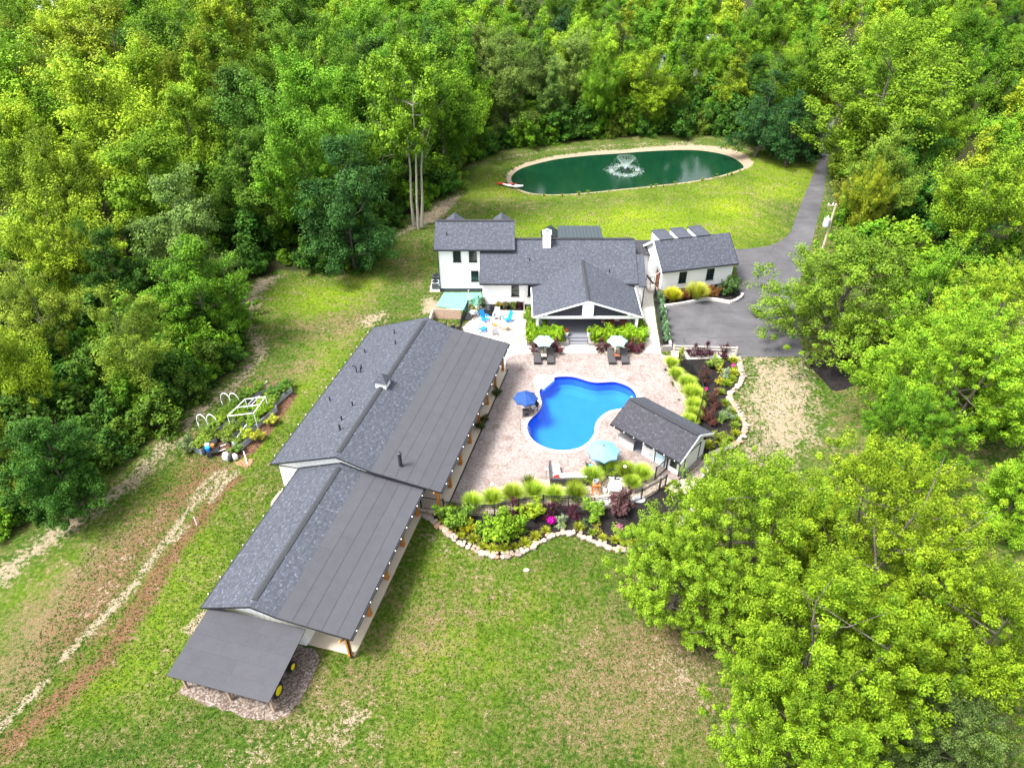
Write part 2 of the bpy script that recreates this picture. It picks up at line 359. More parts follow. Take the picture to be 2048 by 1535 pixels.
def make_ground():
    xs = axis(-48, 62, .32, 2400); ys = axis(12, 124, .32, 2400); nx, ny = len(xs), len(ys)
    X, Y = np.meshgrid(xs, ys); P = np.stack([X.ravel(), Y.ravel()], 1); Z = np.zeros(len(P))
    near = (P[:, 0] > -60) & (P[:, 0] < 80) & (P[:, 1] > 0) & (P[:, 1] < 140)
    dp = np.full(len(P), 99.); dp[near] = sdist(P[near], POOL); Z[dp < .18] = -3.0
    dq = np.full(len(P), 99.); dq[near] = sdist(P[near], POND); ds = np.full(len(P), 99.); ds[near] = sdist(P[near], SHORE)
    Z = np.where(dq < 0, -.35 - np.clip(-dq, 0, 3) * .4, np.where(ds < 1.0, -.35 * np.clip((1.0 - ds) / 2.0, 0, 1), Z))
    fx = np.sin(P[:, 0] * .11 + 1.3) * np.cos(P[:, 1] * .09) * .05
    cov = np.zeros((len(P), 4), np.float32); turf = np.zeros((len(P), 4), np.float32); cov[:, 3] = turf[:, 3] = 1
    def put(arr, ch, d, feather, val): arr[:, ch] = np.maximum(arr[:, ch], val * np.clip(.5 - d / feather, 0, 1))
    S = near
    def region(arr, ch, px, feather, val):
        d = np.full(len(P), 99.); d[S] = sdist(P[S], GL(px)); put(arr, ch, d, feather, val)
    def track(arr, ch, px, w, feather, val):
        d = np.full(len(P), 99.); d[S] = ldist(P[S], GL(px)) - w / 2; put(arr, ch, d, feather, val)
    cov[:, 0] = .13; cov[:, 1] = .28
    # bare sandy soil
    region(cov, 0, [(1478, 716), (1616, 716), (1630, 800), (1645, 860), (1590, 905), (1560, 940), (1500, 930), (1440, 950), (1480, 880), (1492, 830), (1468, 790), (1485, 745)], 6, .72)
    region(cov, 0, [(770, 485), (832, 442), (880, 402), (925, 388), (905, 412), (872, 442), (800, 470)], 2, 1.0)
    region(cov, 0, [(485, 585), (520, 560), (560, 548), (540, 570), (510, 600), (495, 640)], 3, .85)
    region(cov, 0, [(720, 640), (770, 615), (765, 640), (730, 655)], 2.5, .8)
    region(cov, 0, [(852, 590), (885, 605), (882, 630), (845, 625)], 1.5, .9)
    track(cov, 0, [(0, 1160), (30, 1128), (100, 1075), (180, 1020), (260, 965)], 1.2, 3.2, .85)
    track(cov, 0, [(260, 965), (340, 880), (420, 805), (470, 765), (525, 705)], .9, 2.6, .84)
    track(cov, 0, [(0, 1456), (92, 1362)], .45, .7, 1.0); track(cov, 0, [(128, 1315), (152, 1290), (205, 1235), (275, 1162)], .5, .7, 1.0)
    track(cov, 0, [(285, 1143), (330, 1083), (380, 1018), (425, 972), (450, 945)], .5, .7, 1.0)
    track(cov, 0, [(380, 1000), (410, 965), (432, 946)], .4, .5, .95); track(cov, 0, [(420, 1003), (448, 968), (475, 943)], .45, .5, .95)
    track(cov, 0, [(345, 1082), (372, 1055)], .5, .7, .8)
    region(cov, 0, [(560, 1440), (640, 1400), (760, 1400), (740, 1470), (620, 1520), (480, 1535), (380, 1520)], 6, .56)
    region(cov, 0, [(670, 1430), (735, 1405), (745, 1440), (690, 1470)], 2.2, .7)
    region(cov, 0, [(850, 1050), (900, 1090), (940, 1110), (880, 1110), (845, 1085)], 2, .6)
    region(cov, 0, [(370, 1255), (402, 1218), (415, 1225), (390, 1275), (370, 1265)], .8, 1.0)
    region(cov, 0, [(1440, 1460), (1500, 1450), (1530, 1500), (1490, 1535), (1440, 1510)], 1.5, .9)
    track(cov, 0, [(935, 335), (1000, 318), (1100, 300), (1240, 290), (1400, 284)], .8, 2.5, .6)
    put(cov, 0, np.where(ds < 6, np.abs(np.minimum(ds, 0)) * 0 + np.maximum(ds, -5) , 99.), .7, 1.0)
    region(cov, 0, [(120, 1270), (200, 1160), (290, 1060), (330, 1010), (350, 1020), (290, 1110), (210, 1200), (150, 1290)], 4, .55)
    region(cov, 0, [(1280, 1330), (1350, 1280), (1420, 1330), (1400, 1420), (1310, 1420)], 7, .5)
    track(cov, 0, [(490, 600), (500, 660), (525, 705)], .8, 2.4, .75)
    region(cov, 1, [(480, 760), (600, 700), (700, 690), (640, 760), (560, 800), (480, 900)], 5, .5)
    # dry turf
    region(cov, 1, [(0, 1250), (150, 1130), (350, 965), (430, 905), (500, 930), (330, 1080), (200, 1240), (60, 1400), (0, 1450)], 6, .85)
    region(cov, 1, [(1180, 1180), (1420, 1120), (1500, 1300), (1480, 1535), (1000, 1535), (1080, 1330)], 9, .68)
    region(cov, 1, [(520, 1330), (640, 1290), (800, 1150), (900, 1130), (1100, 1200), (900, 1350), (700, 1535), (380, 1535)], 9, .58)
    region(cov, 1, [(560, 640), (700, 600), (760, 560), (770, 640), (690, 690), (590, 700)], 4, .5)
    region(cov, 1, [(770, 520), (860, 460), (870, 560), (800, 640)], 5, .42)
    region(cov, 1, [(890, 400), (1010, 380), (1250, 400), (1250, 420), (1000, 440), (900, 430)], 6, .33)
    region(cov, 1, [(1480, 360), (1560, 380), (1560, 470), (1500, 490), (1440, 440)], 4, .3)
    region(cov, 1, [(1620, 720), (1720, 700), (1800, 850), (1650, 900)], 4, .4)
    # rusty bare strip
    track(turf, 1, [(20, 1490), (120, 1395), (200, 1330), (290, 1195), (330, 1125), (380, 1060), (440, 985), (470, 960)], 1.2, 1.6, 1.0)
    region(turf, 1, [(100, 1290), (180, 1180), (270, 1075), (330, 1000), (400, 920), (440, 925), (380, 1000), (300, 1100), (230, 1180), (150, 1310)], 5, 1.0)
    region(turf, 1, [(390, 880), (440, 830), (470, 780), (560, 760), (590, 800), (540, 860), (500, 920), (420, 915)], 3, .66)
    region(turf, 0, [(1460, 300), (1520, 320), (1640, 335), (1610, 400), (1500, 400), (1480, 345)], 4, .8)
    region(turf, 0, [(0, 1200), (140, 1090), (300, 980), (330, 1000), (150, 1150), (0, 1280)], 4, .45)
    # brighter turf
    region(turf, 0, [(930, 470), (1000, 440), (1250, 405), (1500, 380), (1540, 470), (1470, 500), (1280, 500), (950, 480)], 7, .95)
    region(turf, 0, [(520, 590), (600, 560), (760, 570), (740, 620), (600, 640)], 4, .8)
    region(turf, 0, [(480, 900), (640, 700), (720, 660), (560, 880), (400, 1200), (300, 1400), (60, 1500), (250, 1250)], 5, .7)
    region(turf, 0, [(960, 340), (1012, 350), (1050, 390), (1480, 345), (1640, 330), (1600, 400), (1100, 400), (930, 395)], 4, .6)
    region(turf, 2, [(1490, 380), (1600, 350), (1600, 440), (1560, 475), (1470, 498), (1440, 470)], 5, .8)
    region(turf, 0, [(640, 1300), (860, 1100), (1200, 1130), (1150, 1250), (950, 1500), (800, 1450)], 8, .4)
    # woodland floor
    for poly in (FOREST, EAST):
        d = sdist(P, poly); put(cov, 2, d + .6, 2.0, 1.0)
    Z = Z + np.where((dq > 2) & (ds > 2), fx * 0, 0)
    me = bpy.data.meshes.new('ground')
    idx = np.arange(nx * ny).reshape(ny, nx); q = np.stack([idx[:-1, :-1], idx[:-1, 1:], idx[1:, 1:], idx[1:, :-1]], -1).reshape(-1, 4)
    quick_mesh(me, np.concatenate([P, Z[:, None]], 1), q)
    for nm, arr in (('cover', cov), ('turf', turf)):
        a = me.color_attributes.new(nm, 'FLOAT_COLOR', 'POINT'); a.data.foreach_set('color', arr.ravel())
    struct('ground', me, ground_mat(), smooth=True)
def quick_mesh(me, V, Fq):
    V = np.asarray(V, np.float32); Fq = np.asarray(Fq, np.int32); k = Fq.shape[1]
    me.vertices.add(len(V)); me.vertices.foreach_set('co', V.ravel()); me.loops.add(Fq.size); me.loops.foreach_set('vertex_index', Fq.ravel())
    me.polygons.add(len(Fq)); me.polygons.foreach_set('loop_start', np.arange(len(Fq), dtype=np.int32) * k); me.polygons.foreach_set('loop_total', np.full(len(Fq), k, np.int32))
    me.update(calc_edges=True)
make_ground()

# ------------------------------------------------------------------ hard surfaces
def stamped():
    t = NT('stamped_concrete'); c = t.coord(); d = t.n('Mapping', {'Vector': c}).outputs[0]
    wob = t.mix(.12, d, t.n('TexNoise', {'Vector': c, 'Scale': 1.3, 'Detail': 3}).outputs['Color'])
    v = t.n('TexVoronoi', {'Vector': wob, 'Scale': 1.5}, feature='DISTANCE_TO_EDGE').outputs['Distance']; cell = t.n('TexVoronoi', {'Vector': wob, 'Scale': 1.5}).outputs['Color']
    n1 = t.noise(c, .5, 4, .65); n2 = t.noise(c, 5, 4, .7); n3 = t.noise(c, 1.7, 4, .7, 1.2)
    b = t.ramp(n2, [(.25, (.14, .116, .108)), (.5, (.235, .205, .193)), (.75, (.34, .31, .295))])
    b = t.mix(t.step(n1, .38, .62), t.mix(1.0, b, (.86, .80, .79), 'MULTIPLY'), b)
    b = t.mix(t.math('MULTIPLY', t.step(n3, .5, .66), .75), b, (.13, .088, .072))
    b = t.mix(t.math('MULTIPLY', t.step(t.noise(c, 11, 3, .8), .58, .68), .5), b, (.1, .07, .062))
    b = t.mix(t.math('MULTIPLY', t.math('SUBTRACT', 1.0, t.step(v, .0, .028)), .5), b, (.13, .095, .085))
    t.set(col=b, rough=.75, spec=.25); t.bump(t.math('ADD', t.step(v, 0, .04), t.math('MULTIPLY', n2, .5)), .35, .02); return t.m
M['stamped'] = stamped()
def asphalt():
    t = NT('asphalt'); c = t.coord(); n1 = t.noise(c, .25, 4, .6, .6); n2 = t.noise(c, 40, 2); n3 = t.noise(t.n('Mapping', {'Vector': c, 'Scale': (.25, 2.2, 1), 'Rotation': (0, 0, rad(6))}).outputs[0], .8, 4, .6)
    b = t.ramp(n1, [(.3, (.048, .047, .052)), (.6, (.078, .077, .083)), (.8, (.118, .116, .122))]); b = t.mix(t.step(n3, .52, .7), b, t.mix(1.0, b, (.8, .78, .78), 'MULTIPLY'))
    b = t.mix(t.step(n2, .55, .75), b, (.13, .126, .132)); l = t.step(t.noise(c, 7, 2, .8), .70, .73)
    b = t.mix(t.math('MULTIPLY', l, t.step(t.noise(c, .3, 2), .42, .6)), b, (.36, .32, .1))
    cr = t.n('TexVoronoi', {'Vector': t.mix(.5, c, t.n('TexNoise', {'Vector': c, 'Scale': .5, 'Detail': 3}).outputs['Color']), 'Scale': .12}, feature='DISTANCE_TO_EDGE').outputs['Distance']
    b = t.mix(t.math('SUBTRACT', 1.0, t.step(cr, .0006, .002)), b, (.045, .044, .047))
    t.set(col=b, rough=.9, spec=.2); t.bump(n2, .25, .01); return t.m
M['asphalt'] = asphalt()
def pebbles(name, c0, c1, c2, scale=14):
    t = NT(name); c = t.coord(); v = t.n('TexVoronoi', {'Vector': c, 'Scale': scale}); e = t.n('TexVoronoi', {'Vector': c, 'Scale': scale}, feature='DISTANCE_TO_EDGE').outputs['Distance']
    s = t.n('SeparateColor', {'Color': v.outputs['Color']}).outputs[0]; b = t.ramp(s, [(.1, c0), (.5, c1), (.9, c2)])
    b = t.mix(t.step(e, 0, .05), tuple(x * .4 for x in c0), b); b = t.mix(t.step(t.noise(c, .7, 4), .35, .65), t.mix(1.0, b, (.8, .78, .76), 'MULTIPLY'), b)
    t.set(col=b, rough=.85, spec=.2); t.bump(e, .6, .04); return t.m
M['pebble'] = pebbles('river_pebbles', (.24, .19, .15), (.38, .32, .26), (.54, .48, .4))
M['gravel'] = pebbles('pink_gravel', (.09, .068, .055), (.17, .132, .11), (.28, .235, .205), 10)
M['mulch'] = pebbles('black_mulch', (.006, .005, .006), (.013, .011, .012), (.03, .024, .023), 16)
M['soil'] = pebbles('dark_bed_soil', (.05, .025, .015), (.11, .06, .035), (.2, .11, .06), 12)
M['tarp'] = paint('faded_green_concrete', (.12, .36, .29), .8, .35, 1.6)
BARN_A = rad(14.4)
def BW(u, v, z=0.0):   # barn coordinates to the world
    return (u * math.sin(BARN_A) + v * math.cos(BARN_A), u * math.cos(BARN_A) - v * math.sin(BARN_A), z)
def BW2(u, v): return BW(u, v)[:2]
patio = [BW2(33.3, -13.8), BW2(51.6, -13.8)] + smooth_loop(GL([(1012, 718), (1030, 709), (1050, 706.5), (1125, 706.5), (1200, 706.5), (1322, 706.5), (1330, 730), (1345, 765), (1366, 800), (1390, 830)]), 3, False) + GL([(1420, 850), (1400, 925), (1360, 960), (1310, 955), (1180, 952), (1150, 968), (1090, 970), (1060, 962), (1005, 975), (975, 988), (930, 1005)])
sheet('patio', ccw(patio), .03, M['stamped'], holes=[POOL[::-1]])
sheet('terrace', ccw(smooth_loop(GL([(1012, 718), (1030, 709), (1050, 706.5)]), 3, False) + GL([(1290, 706.5), (1290, 690), (1055, 690), (1052, 622), (965, 619), (925, 655)]) + [BW2(51.2, -16), BW2(51.2, -13.8)]), .034, M['concrete'])
sheet('sidewalk', ccw(GL([(1290, 706.5), (1322, 706.5), (1311, 640), (1306, 590), (1314, 575), (1296, 550), (1282, 552), (1283, 600), (1287, 650)])), .045, M['concrete'])
sheet('driveway', ccw(GL([(1340, 693), (1328, 612), (1340, 611), (1411, 599), (1440, 602), (1462, 605), (1481, 594), (1476, 560), (1468, 499)]) + smooth_loop(GL([(1468, 499), (1510, 496), (1543, 490), (1567, 478), (1582, 461), (1594, 429), (1606, 398), (1624, 355), (1638, 318), (1646, 285), (1655, 240), (1670, 240)]), 4, False)[1:] +
    GL([(1658, 285), (1654, 330), (1648, 385), (1630, 460), (1614, 520), (1598, 570), (1590, 620), (1600, 680), (1606, 713), (1470, 714), (1470, 704), (1346, 702)])), .02, M['asphalt'])
sheet('gravel_path', ccw(GL([(1342, 702), (1470, 705), (1474, 716), (1472, 722), (1360, 722), (1344, 716)])), .024, M['concrete'])
def bed(name, pts, m, z=.05): return tag(sheet(name, ccw(pts), z, m), kind='structure')
bed('pebble_bed', GL([(1322, 712), (1345, 712), (1362, 740), (1386, 765), (1400, 790), (1400, 815), (1385, 850), (1390, 830), (1366, 800), (1345, 765), (1330, 730)]), M['pebble'])
FENCE_E = smooth_loop(GL([(1356, 728), (1374, 742), (1390, 760), (1402, 782), (1404, 805), (1398, 830), (1390, 856)]), 4, False)
STONE_E = smooth_loop(GL([(1474, 716), (1478, 735), (1484, 752), (1478, 770), (1464, 784), (1458, 798), (1468, 815), (1482, 834), (1489, 855), (1484, 876), (1466, 892), (1440, 902), (1418, 911)]), 4, False)
bed('mulch_bed', FENCE_E[::-1] + GL([(1352, 720)]) + STONE_E + GL([(1400, 905), (1385, 880)]), M['mulch'], .058)
FENCE_S = smooth_loop(GL([(888, 1024), (932, 1030), (985, 1032), (1020, 1025), (1062, 1014), (1105, 1013), (1148, 1015), (1190, 1019), (1240, 1012), (1290, 997), (1330, 972)]), 3, False)
STONE_S = smooth_loop(GL([(846, 1030), (868, 1046), (884, 1060), (905, 1078), (932, 1094), (958, 1106), (985, 1113), (1018, 1113), (1045, 1106), (1068, 1094), (1092, 1080), (1112, 1070), (1138, 1067), (1162, 1074), (1190, 1087), (1220, 1097), (1250, 1104), (1285, 1098), (1318, 1082), (1350, 1060), (1385, 1020)]), 4, False)
bed('mulch_bed', FENCE_S + GL([(1385, 1015)]) + STONE_S[::-1] + GL([(866, 1030)]), M['mulch'], .058)
bed('pebble_bed', FENCE_S + GL([(1345, 960), (1310, 950), (1180, 945), (1150, 960), (1060, 958), (1000, 973), (930, 1003), (890, 1018)]), M['pebble'], .05)
rough = lambda pts, a: [(x + rnd.uniform(-a, a), y + rnd.uniform(-a, a)) for x, y, _ in along(pts + pts[:1], .45)]
bed('gravel_pad', rough([BW2(16.6, -24.5), BW2(16.3, -22.5), BW2(16.2, -20), BW2(16.4, -18.2), BW2(17.2, -17.5), BW2(18.5, -17.3), BW2(20.5, -17.4), BW2(21.1, -18.0), BW2(21.1, -24.7)], .1), M['gravel'], .03)
bed('gravel_pad', GL([(842, 1026), (890, 1030), (880, 1048), (866, 1044), (852, 1036)]), M['block'], .03)
bed('gravel_pad', smooth_loop([BW2(33.1, -26.4), BW2(32.6, -26.9), BW2(31.4, -26.9), BW2(30.7, -26.2), BW2(30.8, -25.2), BW2(33.1, -25.0)], 4), M['pebble'], .03)
bed('gravel_pad', GL([(1368, 950), (1420, 908), (1432, 915), (1424, 935), (1395, 965), (1375, 985), (1340, 1000), (1335, 975)]), M['pebble'], .03)
bed('mulch_bed', smooth_loop(GL([(1612, 718), (1640, 705), (1700, 690), (1755, 715), (1750, 745), (1720, 765), (1672, 782), (1650, 765)]), 4), M['mulch'], .03)
bed('mulch_bed', GL([(1318, 592), (1328, 612), (1340, 611), (1411, 599), (1440, 602), (1462, 605), (1481, 594), (1478, 580), (1465, 570), (1325, 588)]), M['mulch'], .09)
bed('green_pad', GL([(888, 585), (962, 585), (966, 612), (955, 625), (930, 622), (905, 618), (872, 612)]), M['tarp'], .03)
bed('soil_bed', GL([(395, 905), (430, 850), (505, 775), (560, 765), (595, 790), (560, 840), (510, 905), (470, 920)]), M['soil'], .012)
bed('mulch_bed', GL([(968, 606), (1070, 606), (1052, 622), (965, 620)]), M['mulch'], .06)
for pts in ([(1060, 692), (1124, 692), (1126, 700), (1118, 710), (1095, 713), (1062, 708)], [(1190, 692), (1290, 692), (1288, 712), (1230, 713), (1195, 708)]):
    bed('pebble_bed', GL(pts), M['pebble'], .05)

# ------------------------------------------------------------------ pool
def pool():
    t = thing('swimming_pool', 'freeform swimming pool with bright blue water between terrace and pool house', 'pool')
    cx = sum(p[0] for p in POOL) / len(POOL); cyy = sum(p[1] for p in POOL) / len(POOL)
    inner = POOL; n = len(inner); mb = MB(); ring = []
    for k, (off, z) in enumerate(((0, .03), (0, -1.0), (.25, -1.3), (.9, -1.5))):
        lp = inner if off == 0 else offset_loop(inner, -off); mb.v += [(x, y, z) for x, y in lp]
    for k in range(3): mb.f += [(k * n + i, k * n + (i + 1) % n, (k + 1) * n + (i + 1) % n, (k + 1) * n + i) for i in range(n)]
    o = len(mb.v); mb.v.append((cx, cyy, -1.53)); mb.f += [(3 * n + i, 3 * n + (i + 1) % n, o) for i in range(n)]
    lm = NT('blue_liner'); c = lm.coord(); z = lm.n('SeparateXYZ', {'Vector': c}).outputs[2]; nz = lm.noise(c, 1.2, 4, .6)
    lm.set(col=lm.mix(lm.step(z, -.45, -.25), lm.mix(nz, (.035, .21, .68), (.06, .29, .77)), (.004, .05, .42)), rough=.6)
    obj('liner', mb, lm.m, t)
    wm = NT('pool_water'); c = wm.coord(); h = wm.math('ADD', wm.noise(c, 3.2, 3, .6, .4), wm.math('MULTIPLY', wm.noise(c, 11, 2), .35))
    bp = wm.n('Bump', {'Height': h, 'Strength': .9, 'Distance': .06}); fr = wm.n('Fresnel', {'IOR': 1.33, 'Normal': bp.outputs[0]})
    tr = wm.n('BsdfTransparent', {'Color': (.42, .74, .97, 1)}); gl = wm.n('BsdfGlossy', {'Roughness': .04, 'Normal': bp.outputs[0], 'Color': (1, 1, 1, 1)})
    mx = wm.n('MixShader', {0: fr.outputs[0], 1: tr.outputs[0], 2: gl.outputs[0]}); wm.link(mx.outputs[0], wm.out.inputs[0])
    s = sheet('water', inner, -.12, wm.m); s.parent = t; del s['kind']
    cp = MB(); outl = offset_loop(POOL, .34); inl = offset_loop(POOL, -.03)
    cp.v += [(x, y, .062) for x, y in inl] + [(x, y, .062) for x, y in outl] + [(x, y, -.02) for x, y in inl] + [(x, y, .02) for x, y in outl]
    for i in range(n):
        j = (i + 1) % n; cp.f += [(i, j, n + j, n + i), (i, 2 * n + i, 2 * n + j, j), (n + i, n + j, 3 * n + j, 3 * n + i)]
    obj('coping', cp, paint('cream_coping', (.4, .33, .29), .75, .12, 4, bump=.2), t)
    corner = G2(1088, 763); lp = [(corner[0] + 1.0 * math.cos(a), corner[1] + 1.0 * math.sin(a)) for a in np.linspace(0, 2 * PI, 48, endpoint=False)]
    lp = [q for q, d in zip(lp, sdist(np.array(lp), POOL)) if d > -.35]; obj('entry_step', MB().prism(lp, -.3, .07), M['fibre_white'], t)
    def rail(p, q, name='handrail'):
        a = Vector(p); b = Vector(q); d = (b - a)
        obj(name, MB().tube([a, a + Vector((0, 0, .8)), a + d * .15 + Vector((0, 0, .92)), a + d * .6 + Vector((0, 0, .85)), b + Vector((0, 0, .5)), b], .028, 8), M['steel'], t, smooth=True)
    a = G(1073, 757); rail((a[0], a[1], .03), (a[0] + .5, a[1] - .9, -.2))
    a = G(1043, 858); rail((a[0] - .1, a[1] + .25, .03), (a[0] + .75, a[1] - .15, -.4), 'ladder_rail'); rail((a[0] - .1, a[1] - .25, .03), (a[0] + .75, a[1] - .6, -.4), 'ladder_rail')
    for x, y in ((1108, 890), (1131, 896)):
        p = G(x, y); q = np.array(p[:2]); obj('pool_light', MB().lathe([(.02, 0), (.13, .0), (.14, .03), (.02, .05)], 12), M['fibre_white'], t, (q[0], q[1], -.75))
    p = G(1266, 790); obj('return_fitting', MB().lathe([(.02, 0), (.12, 0), (.12, .04), (.02, .05)], 10), M['fibre_white'], t, (p[0] - .1, p[1], -.2))
pool()

# ------------------------------------------------------------------ pond and fountain
def pond():
    wm = NT('pond_water'); c = wm.coord(); h = wm.math('ADD', wm.noise(c, 1.6, 3, .6, .5), wm.math('MULTIPLY', wm.noise(c, 6, 2), .3))
    wm.set(col=wm.mix(wm.noise(c, .12, 3), (.002, .02, .009), (.004, .032, .014)), rough=.05, spec=.4); wm.bump(h, .22, .05)
    struct('pond', sheet_mesh('pond', offset_loop(POND, .8), -.28), wm.m)
    fx, fy, _ = G(1250, 341, -.28)
    t = thing('fountain', 'white water fountain spraying in the middle of the green pond', 'fountain', (fx, fy, -.28))
    obj('float', MB().lathe([(.05, -.1), (.5, -.08), (.55, .05), (.2, .12), (.06, .3), (.02, .32)], 14), M['black'], t)
    sm = NT('spray'); d = sm.n('BsdfDiffuse', {'Color': (.85, .93, .93, 1)}); tp = sm.n('BsdfTransparent'); tl = sm.n('BsdfTranslucent', {'Color': (.85, .93, .93, 1)})
    a = sm.n('MixShader', {0: .5, 1: d.outputs[0], 2: tl.outputs[0]}); b = sm.n('MixShader', {0: .42, 1: tp.outputs[0], 2: a.outputs[0]}); sm.link(b.outputs[0], sm.out.inputs[0])
    V = []; Fq = []
    def drops(n, fn, s0, s1):
        for _ in range(n):
            p = np.array(fn()); s = R.uniform(s0, s1); o = len(V); a = R.uniform(0, PI); dx = np.array([math.cos(a), math.sin(a), 0]) * s
            V.extend([p - dx, p - [0, 0, s * 1.6], p + dx, p + [0, 0, s * 1.6]]); Fq.append((o, o + 1, o + 2, o + 3))
    def jet():
        a = R.uniform(0, 2 * PI); s = R.uniform(0, 1.0) ** .8; v = R.uniform(.92, 1.05); r = 2.35 * s * v; z = .3 + 7.2 * s - 7.3 * s * s
        return (r * math.cos(a) + R.normal(0, .05), r * math.sin(a) + R.normal(0, .05), max(.03, z + R.normal(0, .06)))
    def core():
        s = R.uniform(0, 1); a = R.uniform(0, 2 * PI); r = (.08 + 1.35 * s ** 1.3) * R.uniform(.85, 1.05); return (r * math.cos(a), r * math.sin(a), .25 + 1.75 * s)
    drops(1300, jet, .01, .024); drops(2600, core, .012, .034)
    me = bpy.data.meshes.new('spray'); quick_mesh(me, V, Fq); o = obj('spray', me, sm.m, t); o['kind'] = 'stuff'
    V.clear(); Fq.clear()
    for _ in range(1100):
        a = R.uniform(0, 2 * PI); r = 2.1 + R.normal(0, .45); s = R.uniform(.03, .09); o = len(V); p = np.array([r * math.cos(a), r * math.sin(a), .012 + R.uniform(0, .05)])
        V.extend([p + [-s, 0, 0], p + [0, -s, 0], p + [s, 0, .01], p + [0, s, 0]]); Fq.append((o, o + 1, o + 2, o + 3))
    me = bpy.data.meshes.new('foam'); quick_mesh(me, V, Fq); o = obj('foam', me, sm.m, t); o['kind'] = 'stuff'
def sheet_mesh(name, pts, z):
    vs = [(p[0], p[1], z) for p in pts]; fs = []
    for a, b, c in tessellate_polygon([[Vector((p[0], p[1], 0)) for p in pts]]):
        cr = (vs[b][0] - vs[a][0]) * (vs[c][1] - vs[a][1]) - (vs[b][1] - vs[a][1]) * (vs[c][0] - vs[a][0]); fs.append((a, b, c) if cr > 0 else (a, c, b))
    me = bpy.data.meshes.new(name); me.from_pydata(vs, [], fs); me.update(); return me
pond()
# ------------------------------------------------------------------ building helpers
BULB = MB().lathe([(.01, -.05), (.035, -.035), (.045, 0), (.03, .04), (.01, .05)], 8).mesh('bulb')
WIN = {}
def window(parent, p, rz, w, h, name='window'):
    """black framed sash window; its wall faces local -y"""
    k = (round(w, 2), round(h, 2))
    if k not in WIN:
        f = MB(); e = .07
        for sx in (-1, 1): f.box(sx * (w / 2 - e / 2), -.03, 0, e, .1, h)
        for sz in (-1, 1): f.box(0, -.03, sz * (h / 2 - e / 2), w - 2 * e, .1, e)
        f.box(0, -.035, -h / 2 - .03, w + .12, .14, .06)
        mu = MB().box(0, -.015, 0, w - 2 * e, .05, .06); mu.box(0, -.012, h / 4, .035, .04, h / 2 - e); mu.box(0, -.012, -h / 4, .035, .04, h / 2 - e)
        pn = MB().box(0, 0, h / 4 - .01, w - 2 * e, .02, h / 2 - .08); pn2 = MB().box(0, -.008, -h / 4 + .01, w - 2 * e, .02, h / 2 - .08)
        WIN[k] = (f.mesh('window'), mu.mesh('muntin'), pn.mesh('pane'), pn2.mesh('pane'))
    a = obj(name, WIN[k][0], M['black'], parent, p, rz)
    obj('muntin', WIN[k][1], M['black'], a); obj('pane', WIN[k][2], M['glass'], a); obj('pane', WIN[k][3], M['glass'], a); return a
def bulbs(parent, p, q, n, off):
    for i in range(n):
        t = (i + .5) / n; a = Vector(p).lerp(Vector(q), t) + Vector(off); obj('bulb', BULB, M['pvc'], parent, a)

